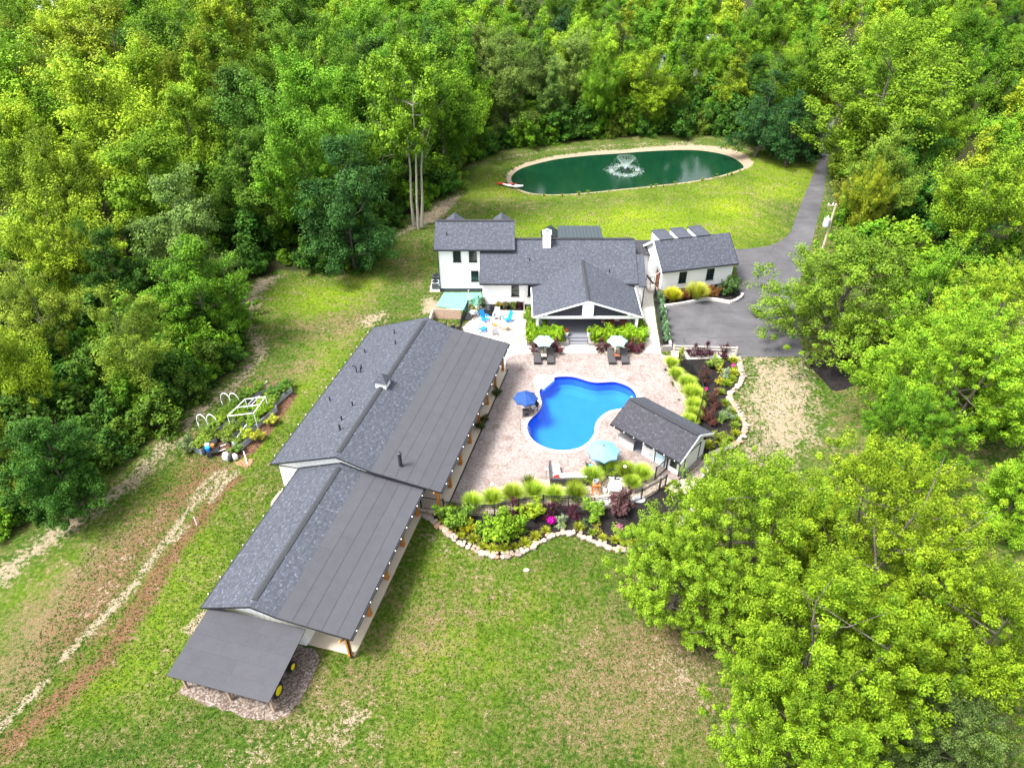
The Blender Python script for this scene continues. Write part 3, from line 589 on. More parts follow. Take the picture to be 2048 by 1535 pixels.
# ------------------------------------------------------------------ the long barn
def barn():
    t = thing('barn', 'long white barn with charcoal shingle roof, cupola and post-lined side porch', 'barn', BW(36, -20), -BARN_A); O = (20, -36, 0)
    P = lambda name, mb, m, par=None, loc=O: obj(name, mb, m, par or t, loc if (par is None or par is t) else (0, 0, 0))
    def section(u0, u1, L, Rg, Bk, E, wl, wr, wn, wf, slab_v, tag_):
        (vl, zl), (vr, zr), (vb, zb), (ve, ze) = L, Rg, Bk, E
        w = MB(); o = .06
        top = lambda v: np.interp(v, [vl, vr, vb, ve], [zl, zr, zb, ze]) - .14
        w.wall([(wl, .0), (wr, .0), (wr, top(wr)), (vb, top(vb)), (vr, top(vr)), (wl, top(wl))], 'x', wn, .16)
        w.wall([(wl, .0), (wr, .0), (wr, top(wr)), (vb, top(vb)), (vr, top(vr)), (wl, top(wl))], 'x', wf, .16)
        w.b2(wl - .08, wl + .08, wn + .08, wf - .08, 0, top(wl)); w.b2(wr - .08, wr + .08, wn + .08, wf - .08, 0, top(wr))
        P('wall', w, M['white'])
        bt = MB()
        for v in np.arange(wl + .4, wr, .4): bt.b2(v - .02, v + .02, wn - .105, wn - .079, .02, top(v) - .02)
        P('batten', bt, M['white'])['kind'] = 'stuff'
        rf = P('roof', MB().slab((vl, u1, zl), (vl, u0, zl), (vr, u0, zr), (vr, u1, zr), .12), M['shingle'])
        P('roof', MB().slab((vb, u0, zb), (vb, u1, zb), (vr, u1, zr), (vr, u0, zr), .12), M['shingle'])
        deck = P('porch_roof', MB().slab((ve, u0, ze), (ve, u1, ze), (vb + .001, u1, zb), (vb + .001, u0, zb), .12), M['dark'])
        n = max(4, round((ve - vb) / .93)); sl = (ze - zb) / (ve - vb)
        for i in range(n):
            a0 = vb + (ve - vb) * i / n + .004; a1 = min(vb + (ve - vb) * (i + 1) / n + .07, ve + .02)
            cuts = [u0 - .015, u0 + (u1 - u0) * (.25 + .5 * rnd.random()), u1 + .015]; z = lambda v: zb + (v - vb) * sl
            for c0, c1 in zip(cuts[:-1], cuts[1:]):
                P('roofing_strip', MB().slab((a1, c0, z(a1) + .03), (a1, c1 - .012, z(a1) + .03), (a0, c1 - .012, z(a0) + .008), (a0, c0, z(a0) + .008), .006), M['membrane'])
        rv = MB(); 
        for s, (v2, z2) in ((-1, (vl, zl)), (1, (vb, zb))):
            g = (z2 - zr) / abs(v2 - vr); d = .19
            q = [(vr + s * d, u0 + .5, zr + g * d + .055), (vr + s * d, u1 - .5, zr + g * d + .055), (vr, u1 - .5, zr + .06), (vr, u0 + .5, zr + .06)]
            rv.slab(*(q if s > 0 else [q[1], q[0], q[3], q[2]]), .07)
        P('ridge_vent', rv, M['dark'])
        for u in (u0 - .02, u1 + .02):
            for (a, za), (b, zb2) in (((vl, zl), (vr, zr)), ((vr, zr), (vb, zb)), ((vb, zb), (ve, ze))): P('rake_trim', MB().bar((a, u, za - .05), (b, u, zb2 - .05), .035, .13), M['roof_trim'])
        for v, z in ((vl - .06, zl), (ve + .06, ze)): P('gutter', MB().bar((v, u0, z - .09), (v, u1, z - .09), .11, .12), M['roof_trim'])
        m = P('slab', MB().b2(wr + .081, slab_v, wn, wf, .0, .12), M['slab'])
        return top
    section(33.0, 52.3, (-27.2, 2.6), (-21.6, 4.65), (-19.0, 3.82), (-13.7, 3.05), -26.85, -18.3, 33.45, 51.9, -13.85, 'u')
    section(20.7, 33.34, (-25.05, 2.4), (-21.4, 3.8), (-19.75, 3.34), (-15.05, 2.88), -24.75, -18.65, 21.3, 33.3, -15.45, 'l')
    O2 = O
    for u0, u1, v, h, n in ((33.75, 52.0, -14.25, 2.98, 8), (21.25, 33.0, -15.7, 2.8, 5)):
        for k in range(n):
            u = u0 + (u1 - u0) * k / (n - 1 if v < -15 else n - 1)
            p = MB().b2(v - .1, v + .1, u - .1, u + .1, .12, h); p.b2(v - .14, v + .14, u - .14, u + .14, .12, .3)
            P('post', p, M['wood_post'])
            P('brace', MB().bar((v, u + .1, h - .75), (v, u + .75, h - .12), .1).bar((v, u - .1, h - .75), (v, u - .75, h - .12), .1), M['wood_post'])
        P('beam', MB().b2(v - .09, v + .09, u0 - .3, u1 + .3, h, h + .14), M['wood_post'])
    P('slab_edge', MB().b2(-13.85, -13.77, 33.5, 52.3, 0, .13), M['black'])
    bulbs(t, (-27.2, 33.2, 2.6), (-27.2, 52, 2.6), 15, (20 - .14, -36, .04)); bulbs(t, (-13.7, 33.2, 3.05), (-13.7, 52, 3.05), 14, (20.13, -36, .02))
    bulbs(t, (-25.05, 21, 2.4), (-25.05, 33, 2.4), 9, (20 - .14, -36, .04)); bulbs(t, (-15.05, 20.8, 2.88), (-15.05, 33, 2.88), 12, (20.13, -36, .02))
    cu = P('cupola', MB().b2(-22.05, -21.15, 41.4, 42.3, 4.05, 5.15), M['white_trim'])
    cr = MB(); c = (-21.6, 41.85, 5.75); q = [(-22.2, 41.25, 5.1), (-21.0, 41.25, 5.1), (-21.0, 42.45, 5.1), (-22.2, 42.45, 5.1)]
    for i in range(4): cr.tri([q[i], q[(i + 1) % 4], c], .05)
    P('cupola_roof', cr, M['shingle'], cu)
    lv = MB()
    for z in np.arange(4.75, 5.05, .09): lv.b2(-21.9, -21.3, 41.37, 41.395, z, z + .05)
    P('louver', lv, M['white_trim'], cu)
    fl = P('flue', MB().lathe([(.3, 3.35), (.28, 3.52), (.14, 3.6), (.14, 4.75), (.2, 4.76), (.2, 4.86), (.05, 4.95)], 14, (-17.2, 34.3, 0)), M['dark'])
    P('flue', MB().lathe([(.11, 3.9), (.075, 3.95), (.075, 4.75), (.09, 4.78)], 10, (-22.8, 36.2, 0)), M['dark'])
    for v, u in ((-24.1, 50.3), (-25.9, 47.6), (-25.0, 44.9), (-25.9, 40.5), (-23.2, 39.3), (-23.1, 48.2), (-23.3, 37.5)):
        z = 2.6 + (v + 27.2) / 5.6 * 2.05; P('vent_pipe', MB().lathe([(.07, z - .05), (.055, z + .05), (.055, z + .38), (.07, z + .4)], 8, (v, u, 0)), M['black'])
    for s in (-.2, .2): P('vent_pipe', MB().tube([(-25.0 + s, 44.3, 3.4), (-25.0 + s, 44.3, 3.95), (-25.1 + s * 1.6, 44.3, 4.05), (-25.1 + s * 2.2, 44.3, 3.95)], .05, 8), M['black'])
    P('rail', MB().bar((-26.95, 33.36, 2.2), (-24.9, 33.36, 2.3), .06), M['dark'])
    P('downspout', MB().bar((-15.58, 21.1, .1), (-15.58, 21.1, 2.8), .08), M['black']); P('wall_lamp', MB().lathe([(.04, 0), (.12, .05), (.09, .28), (.02, .3)], 10, (-25.4, 33.3, 1.6)), M['black'])
    # lean-to at the near end
    a, b = (-24.6, -18.15); u0, u1, z0, z1 = 16.45, 20.95, 1.98, 2.38
    lt = P('lean_to_roof', MB().slab((a, u0, z0), (b, u0, z0), (b, u1, z1), (a, u1, z1), .09), M['dark'])
    for i in range(5):
        c0, c1 = u0 - .02 + (u1 - u0) * i / 5, u0 + (u1 - u0) * (i + 1) / 5; f = lambda u: z0 + (u - u0) / (u1 - u0) * (z1 - z0) + .016
        for x0, x1 in (((a - .02), a + 2.2 + rnd.random() * 2), (0, b + .02)):
            if x0 == 0: x0 = last + .005
            P('roofing_strip', MB().slab((x0, c0, f(c0) + .012), (x1, c0, f(c0) + .012), (x1, c1, f(c1)), (x0, c1, f(c1)), .01), M['membrane']); last = x1
    for v in (-24.2, -21.3, -18.5): P('lean_to_post', MB().b2(v - .07, v + .07, 16.85, 16.99, 0, 1.9), M['wood_old'])
    P('lean_to_beam', MB().b2(-24.4, -18.3, 16.86, 16.98, 1.8, 1.93), M['wood_old'])
barn()

# ------------------------------------------------------------------ the house
def house():
    t = thing('house', 'white two-storey house with charcoal roofs, gabled porch and angled dormer wing', 'house', (3, 66, 0)); O = (-3, -66, 0)
    P = lambda name, mb, m, par=None: obj(name, mb, m, par or t, O if par is None else (0, 0, 0))
    def gable_x(x0, x1, yf, yb, ze, yr, zr, wx0, wx1, wyf, wyb, nm='roof', zb=.42):
        """house body with its ridge along x"""
        w = MB(); g = (zr - ze) / (yr - yf); tz = lambda y: ze + (min(y - yf, yb - y)) * g - .16
        w.b2(wx0, wx1, wyf, wyf + .16, zb, tz(wyf)); w.b2(wx0, wx1, wyb - .16, wyb, zb, tz(wyb))
        for x in (wx0 + .08, wx1 - .08): w.wall([(wyf + .161, zb), (wyb - .161, zb), (wyb - .161, tz(wyb)), (yr, zr - .16), (wyf + .161, tz(wyf))], 'y', x, .158)
        P('wall', w, M['white']); f = MB().b2(wx0 + .03, wx1 - .03, wyf + .03, wyb - .03, 0, zb); P('foundation', f, M['found'])
        r = P(nm, MB().slab((x0, yf, ze), (x1, yf, ze), (x1, yr, zr), (x0, yr, zr), .14), M['shingle'] if nm == 'roof' else M['shingle'])
        P(nm, MB().slab((x1, yb, ze), (x0, yb, ze), (x0, yr, zr), (x1, yr, zr), .14), M['shingle'])
        P('ridge_cap', MB().bar((x0 + .1, yr, zr + .02), (x1 - .1, yr, zr + .02), .34, .07), M['dark'])
        for x in (x0 - .015, x1 + .015): P('rake_trim', MB().bar((x, yf, ze - .09), (x, yr, zr - .09), .03, .22), M['roof_trim']); P('rake_trim', MB().bar((x, yr, zr - .09), (x, yb, ze - .09), .03, .22), M['roof_trim'])
        for y in (yf - .06, yb + .06): P('gutter', MB().bar((x0, y, ze - .08), (x1, y, ze - .08), .11, .12), M['roof_trim'])
        return r
    gable_x(-8.3, .3, 68.3, 75.18, 5.33, 71.74, 7.05, -7.95, 0.0, 68.7, 74.8)
    gable_x(-3.38, 13.15, 64.9, 75.2, 3.16, 70.05, 5.73, -3.1, 12.85, 65.3, 74.75)
    for p, w, h in (((-5.9, 68.7, 4.37), .82, 1.32), ((-4.2, 68.7, 4.37), .82, 1.32), ((-4.05, 68.7, 1.97), .82, 1.28), ((.32, 65.3, 2.1), .78, 1.28), ((2.05, 65.3, 2.1), .78, 1.28), ((-7.0, 68.7, 1.97), .001, .001)):
        if w > .1: window(t, (p[0] - 3, p[1] - 66, p[2]), 0, w, h)
    # side extension of the main block
    P('side_roof', MB().slab((13.2, 64.55, 3.0), (14.0, 64.55, 3.0), (14.0, 68.3, 4.8), (13.2, 68.3, 4.8), .12), M['shingle'])
    P('wall', MB().b2(12.86, 13.72, 64.95, 68.2, .0, 3.0), M['white']); P('downspout', MB().bar((13.8, 64.85, .1), (13.8, 64.85, 2.85), .08), M['black'])
    P('downspout', MB().bar((-7.9, 68.62, .1), (-7.9, 68.62, 5.2), .08), M['black'])
    # chimney
    c = P('chimney', MB().b2(3.3, 4.12, 68.95, 69.8, 4.7, 6.75).b2(3.24, 4.18, 68.89, 69.86, 6.751, 6.85), M['white'])
    P('chimney_cap', MB().lathe([(.22, 6.85), (.22, 7.0), (.14, 7.02), (.14, 7.12), (.24, 7.14), (.03, 7.2)], 12, (3.7, 69.35, 0)), M['galv'], c)
    # metal roofs at the back
    sr = P('metal_roof', MB().slab((9.75, 73.5, 5.62), (5.05, 73.5, 5.62), (5.05, 70.05, 5.84), (9.75, 70.05, 5.84), .06), M['seam'])
    for i in range(13):
        x = 5.07 + i * .39; P('seam', MB().bar((x, 73.5, 5.645), (x, 70.05, 5.865), .035, .05), M['seam'], sr)
    P('wall', MB().b2(5.15, 9.65, 73.2, 73.35, 3.2, 5.55).b2(5.1, 5.2, 70.2, 73.19, 4.2, 5.6).b2(9.6, 9.7, 70.2, 73.19, 4.2, 5.6), M['white'])
    def back_gable(x, hw, zp, drop, y0, y1, m, seams=False):
        for s in (-1, 1):
            q = [(x + s * hw, y0, zp - drop), (x + s * hw, y1, zp - drop), (x, y1, zp), (x, y0, zp)]
            r = P('dormer_roof', MB().slab(*(q if s > 0 else [q[1], q[0], q[3], q[2]]), .05), m)
            if seams:
                for k in range(8):
                    y = y0 + (y1 - y0) * (k + .5) / 8; P('seam', MB().bar((x + s * hw, y, zp - drop + .02), (x, y, zp + .02), .03, .05), M['seam'], r)
        P('dormer_wall', MB().wall([(x - hw + .1, zp - drop - 1.2), (x + hw - .1, zp - drop - 1.2), (x + hw - .1, zp - drop - .03), (x, zp - .12), (x - hw + .1, zp - drop - .03)], 'x', y1 - .25, .12), M['white'])
    back_gable(4.25, 1.05, 5.98, .8, 70.35, 73.0, M['seam'], True)
    back_gable(-6.4, 1.0, 6.72, .75, 72.3, 74.6, M['shingle']); back_gable(-1.15, 1.0, 6.72, .75, 72.3, 74.6, M['shingle'])
    for x, y in ((-7.0, 70.0), (1.85, 67.5), (10.2, 66.2)):
        z = (5.33 + (y - 68.3) * .5) if x < -3 else 3.16 + (y - 64.9) * .5
        P('vent_pipe', MB().lathe([(.06, z - .05), (.045, z + .04), (.045, z + .32), (.06, z + .34)], 8, (x, y, 0)), M['black'])
    # gabled porch
    xr, ze, zr, yf = 7.4, 2.8, 4.57, 59.07; pr = None
    for s in (-1, 1):
        q = [(xr + s * 5.35, yf, ze), (xr + s * 5.35, 65.0, ze), (xr, 68.0, zr), (xr, yf, zr)]
        P('porch_roof', MB().slab(*(q if s > 0 else [q[1], q[0], q[3], q[2]]), .12), M['shingle'])
        P('gutter', MB().bar((xr + s * 5.4, yf + .02, ze - .07), (xr + s * 5.4, 64.8, ze - .07), .1, .1), M['white_trim'])
    rv = MB()
    for s in (-1, 1):
        q = [(xr + s * .2, yf + .35, zr - .012), (xr + s * .2, 67.3, zr - .012), (xr, 67.3, zr + .05), (xr, yf + .35, zr + .05)]; rv.slab(*(q if s > 0 else [q[1], q[0], q[3], q[2]]), .06)
    P('ridge_vent', rv, M['dark'])
    P('fascia', MB().bar((xr - 5.35, yf - .02, ze - .1), (xr, yf - .02, zr - .1), .05, .15).bar((xr, yf - .02, zr - .1), (xr + 5.35, yf - .02, ze - .1), .05, .15), M['white_trim'])
    g = (zr - ze) / 5.35; P('gable_panel', MB().wall([(xr - 4.95, ze - .05), (xr + 4.95, ze - .05), (xr, zr - .16)], 'x', 59.3, .05), M['dark'])
    bt = MB()
    for x in np.arange(xr - 4.4, xr + 4.45, .2):
        h = zr - .16 - abs(x - xr) * g * .99
        if h - ze > .06: bt.b2(x - .02, x + .02, 59.245, 59.274, ze, h - .02)
    P('batten', bt, paint('navy_siding', (.016, .018, .035), .6, .2, 3))['kind'] = 'stuff'
    P('gable_trim', MB().wall([(xr - .55, ze - .04), (xr + .55, ze - .04), (xr + .55, zr - .36), (xr, zr - .2), (xr - .55, zr - .36)], 'x', 59.19, .1), M['white_trim'])
    P('beam', MB().b2(xr - 5.1, xr + 5.1, 59.25, 59.5, 2.45, 2.76), M['white_trim'])
    for s in (-1, 1): P('beam', MB().b2(xr + s * 4.95 - .12, xr + s * 4.95 + .12, 59.51, 65.2, 2.48, 2.72), M['white_trim']); P('gable_bracket', MB().bar((xr + s * 4.2, 59.2, 2.78), (xr + s * 3.85, 59.2, 3.1), .1).bar((xr + s * 3.9, 59.2, 2.78), (xr + s * 4.15, 59.2, 3.02), .08), M['white_trim'])
    for x in (2.5, 12.3):
        for y in (59.38, 62.3): P('post', MB().b2(x - .13, x + .13, y - .13, y + .13, .45, 2.46).b2(x - .18, x + .18, y - .18, y + .18, .451, .65), M['white_trim'])
    P('porch_floor', MB().b2(2.2, 12.7, 59.0, 65.29, 0, .45), M['porch_floor'])
    for k in range(2): P('step', MB().b2(5.65, 7.5, 58.62 - k * .38, 59.0 - k * .38, 0, .3 - k * .15), M['porch_floor'])
    P('sliding_door', MB().b2(5.2, 7.4, 65.24, 65.3, .46, 2.5), M['glass']); P('door_frame', MB().b2(5.1, 5.2, 65.2, 65.3, .46, 2.6).b2(7.4, 7.5, 65.2, 65.3, .46, 2.6).b2(5.1, 7.5, 65.2, 65.3, 2.5, 2.6).b2(6.26, 6.34, 65.2, 65.238, .46, 2.5), M['black'])
    # connector and angled wing
    P('wall', MB().b2(12.86, 17.0, 72.05, 72.2, .0, 2.95), M['white'])
    P('connector_roof', MB().slab((12.9, 71.7, 2.95), (17.0, 71.7, 2.95), (17.0, 73.6, 3.62), (12.9, 73.6, 3.62), .1), M['shingle_dark']); P('connector_roof', MB().slab((17, 75.3, 3.0), (12.9, 75.3, 3.0), (12.9, 73.6, 3.62), (17, 73.6, 3.62), .1), M['shingle_dark'])
    wr = rad(12.8); wx, wy = 16.05 - 3, 67.7 - 66
    Q = lambda name, mb, m, par=None: obj(name, mb, m, par or t, (wx, wy, 0) if par is None else (0, 0, 0), wr if par is None else 0)
    L, D, ze, zr, hn = 8.95, 6.16, 3.0, 5.2, 3.08; g = (zr - ze) / hn
    w = MB(); zt = ze + .4 * g - .17
    w.b2(.3, L - .3, .4, .55, .42, zt).b2(.3, L - .3, D - .55, D - .4, .42, zt)
    for x in (.375, L - .375): w.wall([(.551, .42), (D - .551, .42), (D - .551, zt + .14 * g), (hn, zr - .17), (.551, zt + .14 * g)], 'y', x, .148)
    Q('wall', w, M['white']); Q('foundation', MB().b2(.34, L - .34, .44, D - .44, 0, .42), M['found'])
    Q('wing_roof', MB().slab((0, 0, ze), (L, 0, ze), (L, hn, zr), (0, hn, zr), .13), M['shingle']); Q('wing_roof', MB().slab((L, D, ze), (0, D, ze), (0, hn, zr), (L, hn, zr), .13), M['shingle'])
    for x, m in ((-.02, 'white_trim'), (L + .02, 'roof_trim')): Q('rake_trim', MB().bar((x, 0, ze - .09), (x, hn, zr - .09), .04, .24), M[m]); Q('rake_trim', MB().bar((x, hn, zr - .09), (x, D, ze - .09), .04, .24), M[m])
    Q('gutter', MB().bar((0, -.06, ze - .08), (L, -.06, ze - .08), .1, .11), M['roof_trim'])
    for k in range(3):
        s0 = .75 + k * 2.15
        r = Q('dormer_roof', MB().slab((s0 + 1.65, 5.7, 5.14), (s0, 5.7, 5.14), (s0, 2.95, 5.27), (s0 + 1.65, 2.95, 5.27), .08), M['shingle'])
        Q('dormer_wall', MB().wall([(3.15, 5.0), (5.5, 3.3), (5.5, 5.07), (3.15, 5.19)], 'y', s0 + .12, .1).wall([(3.15, 5.0), (5.5, 3.3), (5.5, 5.07), (3.15, 5.19)], 'y', s0 + 1.53, .1).b2(s0 + .07, s0 + 1.58, 5.4, 5.5, 3.4, 5.07), M['white_trim'])
    for s in (2.75, 6.0): window(t, (wx + s * math.cos(wr) - .4 * math.sin(wr), wy + s * math.sin(wr) + .4 * math.cos(wr), 1.82), wr, .85, 1.32)
    aw = Q('awning', MB().bar((-.35, .75, 2.25), (.3, .75, 2.75), .05).bar((-.35, 2.0, 2.25), (.3, 2.0, 2.75), .05), M['white_trim'])
    for k in range(5): Q('slat', MB().box(-.02, .8 + k * .28, 2.52, .75, .1, .03, 0, (rad(-37), 'Y')), M['black'], aw)
    Q('entry_door', MB().b2(.27, .295, .9, 1.8, .45, 2.4), M['brown']); Q('entry_step', MB().b2(-.8, .29, .7, 2.0, 0, .4), M['concrete'])
    rl = MB()
    for y in (.72, 1.98):
        for x in (-.75, -.25, .2): rl.bar((x, y, .4), (x, y, 1.3), .04)
        rl.bar((-.75, y, 1.3), (.22, y, 1.3), .04)
    Q('railing', rl, M['black'])
    # block planters beside the porch steps
    for x0, x1 in ((1.45, 5.6), (7.55, 13.0)):
        pl = P('planter_wall', MB().b2(x0, x1, 58.02, 58.28, 0, .42).b2(x0, x0 + .26, 58.281, 59.3 if x0 > 5 else 63.5, 0, .42).b2(x1 - .26, x1, 58.281, 58.99 if x0 < 5 else 60.5, 0, .42), M['block'])
        P('planter_soil', MB().b2(x0 + .26, x1 - .26, 58.28, 58.99, 0, .36), M['mulch'])
    P('planter_soil', MB().b2(1.711, 2.19, 59.0, 63.5, 0, .36), M['mulch']); P('planter_soil', MB().b2(12.71, 12.99, 59.0, 60.5, 0, .36), M['mulch'])
house()

# ------------------------------------------------------------------ pool house
PH_A = rad(-43.5); PH0 = (7.98, 43.7)
def pool_house():
    t = thing('pool_house', 'small white pool house with dark gable roof and open bar end', 'pool house', (PH0[0], PH0[1], 0), PH_A)
    P = lambda name, mb, m, par=None, loc=None, rz=0: obj(name, mb, m, par or t, loc, rz)
    L, D, ze, zr, hn = 6.67, 4.75, 2.3, 3.6, 2.37; g = (zr - ze) / hn
    a0, a1, b0, b1 = 2.7, 6.3, .9, 4.4; tz = lambda n: ze + min(n, D - n) * g - .13
    w = MB(); w.wall([(b0, 0), (b1, 0), (b1, tz(b1)), (hn, zr - .13), (b0, tz(b0))], 'y', a1 - .07, .14); w.wall([(b0 + .141, 0), (b1 - .141, 0), (b1 - .141, tz(b1)), (hn, zr - .13), (b0 + .141, tz(b0))], 'y', a0 + .07, .14)
    w.b2(a0, a1 - .141, b0, b0 + .14, 0, tz(b0)); w.b2(.3, a1 - .141, b1 - .14, b1, 0, tz(b1)); P('wall', w, M['white'])
    P('roof', MB().slab((0, 0, ze), (L, 0, ze), (L, hn, zr), (0, hn, zr), .12), M['shingle_dark']); P('roof', MB().slab((L, D, ze), (0, D, ze), (0, hn, zr), (L, hn, zr), .12), M['shingle'])
    P('ridge_cap', MB().bar((.2, hn, zr + .015), (L - .2, hn, zr + .015), .4, .06), M['dark'])
    P('rake_trim', MB().bar((L + .02, 0, ze - .1), (L + .02, hn, zr - .1), .04, .2), M['white_trim']); P('rake_trim', MB().bar((L + .02, hn, zr - .1), (L + .02, D, ze - .1), .04, .2), M['white_trim'])
    P('gutter', MB().bar((0, -.05, ze - .07), (L, -.05, ze - .07), .09, .1), M['black'])
    P('downspout', MB().bar((L - .42, .84, .05), (L - .42, .84, 2.2), .09), M['black'])
    bulbs(t, (0, 0, ze), (L, 0, ze), 7, (0, -.12, .0))
    P('bar_counter', MB().b2(.55, 1.95, .72, .84, 0, .95).b2(.55, .67, .841, 2.6, 0, .95), M['white']); P('counter_top', MB().b2(.45, 2.0, .55, 1.15, .951, 1.02).b2(.45, 1.0, 1.151, 2.8, .951, 1.02), M['block'])
    P('post', MB().b2(.6, .74, 1.2, 1.34, 1.02, 2.75), M['white_trim'])
    d = P('door', MB().b2(4.0, 4.85, .87, .899, .05, 2.05), M['door_blue'])
    P('door_frame', MB().b2(3.91, 3.999, .85, .898, 0, 2.13).b2(4.851, 4.93, .85, .898, 0, 2.13).b2(4.0, 4.85, .85, .898, 2.051, 2.13), M['found'])
    for i in range(3):
        for k in range(3): P('pane', MB().b2(4.12 + i * .21, 4.30 + i * .21, .855, .869, 1.15 + k * .27, 1.38 + k * .27), M['glass'], d)
    obj('handle', MB().tube([(4.77, .87, 1.0), (4.77, .8, 1.0), (4.68, .8, 1.0)], .02, 6), M['steel'], d)
    P('window', MB().b2(5.35, 6.0, .86, .898, .55, 1.95), M['glass']); P('window_frame', MB().b2(5.28, 5.349, .85, .897, .5, 2.0).b2(6.001, 6.07, .85, .897, .5, 2.0).b2(5.35, 6.0, .85, .897, .48, .549).b2(5.35, 6.0, .85, .897, 1.951, 2.02), M['white_trim'])
    P('serving_hatch', MB().b2(3.0, 3.55, .86, .898, 1.1, 1.75), M['block'])
    P('wall_vent', MB().b2(3.35, 3.75, .88, .899, .35, .40).b2(3.35, 3.75, .88, .899, .46, .51).b2(3.35, 3.75, .88, .899, .57, .62), M['galv'])
    P('garage_door', MB().b2(a1 - .001, a1 + .03, 1.45, 3.45, 0.02, 1.85), M['white_trim']); P('garage_frame', MB().b2(a1, a1 + .05, 1.38, 1.449, 0, 1.92).b2(a1, a1 + .05, 3.451, 3.6, 0, 1.92).b2(a1, a1 + .05, 1.45, 3.45, 1.851, 1.9), M['found'])
    P('wall_lamp', MB().box(a1 + .1, 4.0, 2.05, .2, .22, .14), M['black']); P('bin', MB().lathe([(.02, 0), (.2, 0), (.25, .5), (.02, .52)], 12, (a1 + .3, 1.0, 0)), M['found'])
    P('bar_stool', MB().lathe([(.2, 0), (.2, .03), (.03, .05), (.03, .62), (.18, .66), (.18, .72), (.01, .73)], 12, (.2, 1.5, 0)), M['black'])
    P('floor', MB().b2(.3, a0 - .001, .9, b1 - .15, .0, .05), M['porch_floor'])
pool_house()
# ------------------------------------------------------------------ vegetation
def unit(v): return v / (np.linalg.norm(v, axis=-1, keepdims=True) + 1e-9)
def leaf_mesh(name, C, Nn, size, tint, tip, aspect=.6, up=None):
    """one four-cornered leaf at each point"""
    n = len(C); rv = unit(R.normal(size=(n, 3))); a = unit(np.cross(Nn, rv)); b = np.cross(Nn, a); s = size[:, None]
    V = np.stack([C - a * s * .5, C + b * s * aspect * .5 - Nn * s * .06, C + a * s * .5 - Nn * s * .16, C - b * s * aspect * .5 - Nn * s * .06], 1).reshape(-1, 3)
    me = bpy.data.meshes.new(name); quick_mesh(me, V, np.arange(4 * n).reshape(-1, 4))
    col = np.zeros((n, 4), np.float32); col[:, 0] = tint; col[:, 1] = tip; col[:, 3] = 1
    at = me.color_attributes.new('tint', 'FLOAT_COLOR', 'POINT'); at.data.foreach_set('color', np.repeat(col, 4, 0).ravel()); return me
def clumps(cent, dirs, rad_, per, flat=1.0, long=1.5):
    """leaf positions and normals for elongated tufts"""
    k = len(cent); C = np.repeat(cent, per, 0); D = np.repeat(dirs, per, 0); S = np.repeat(rad_, per)[:, None]; n = len(C)
    L = unit(R.normal(size=(n, 3))) * (R.random((n, 1)) ** .45)
    al = (L * D).sum(1, keepdims=True); P = L + D * al * (long - 1); P[:, 2] *= flat
    pos = C + P * S; nrm = unit(unit(L) * .75 + np.array([0, 0, .75]) + R.normal(size=(n, 3)) * .55)
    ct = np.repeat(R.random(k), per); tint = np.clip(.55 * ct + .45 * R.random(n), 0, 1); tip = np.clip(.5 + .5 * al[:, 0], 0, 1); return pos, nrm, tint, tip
ENV = {
 'round': lambda h: np.sin(PI * np.clip(h * .88 + .10, 0, 1)) ** .62,
 'tall': lambda h: np.sin(PI * np.clip(h * .86 + .12, 0, 1)) ** .75,
 'point': lambda h: np.clip((1 - h) ** .8 * 1.1 * np.minimum(1, h * 5 + .35), 0.05, 1),
 'cone': lambda h: np.clip((1 - h) * 1.0 + .03, .03, 1),
 'wide': lambda h: np.sin(PI * np.clip(h * .72 + .24, 0, 1)) ** .55,
 'full': lambda h: np.sin(PI * np.clip(h * .66 + .32, 0, 1)) ** .7,
}
TREES = {}
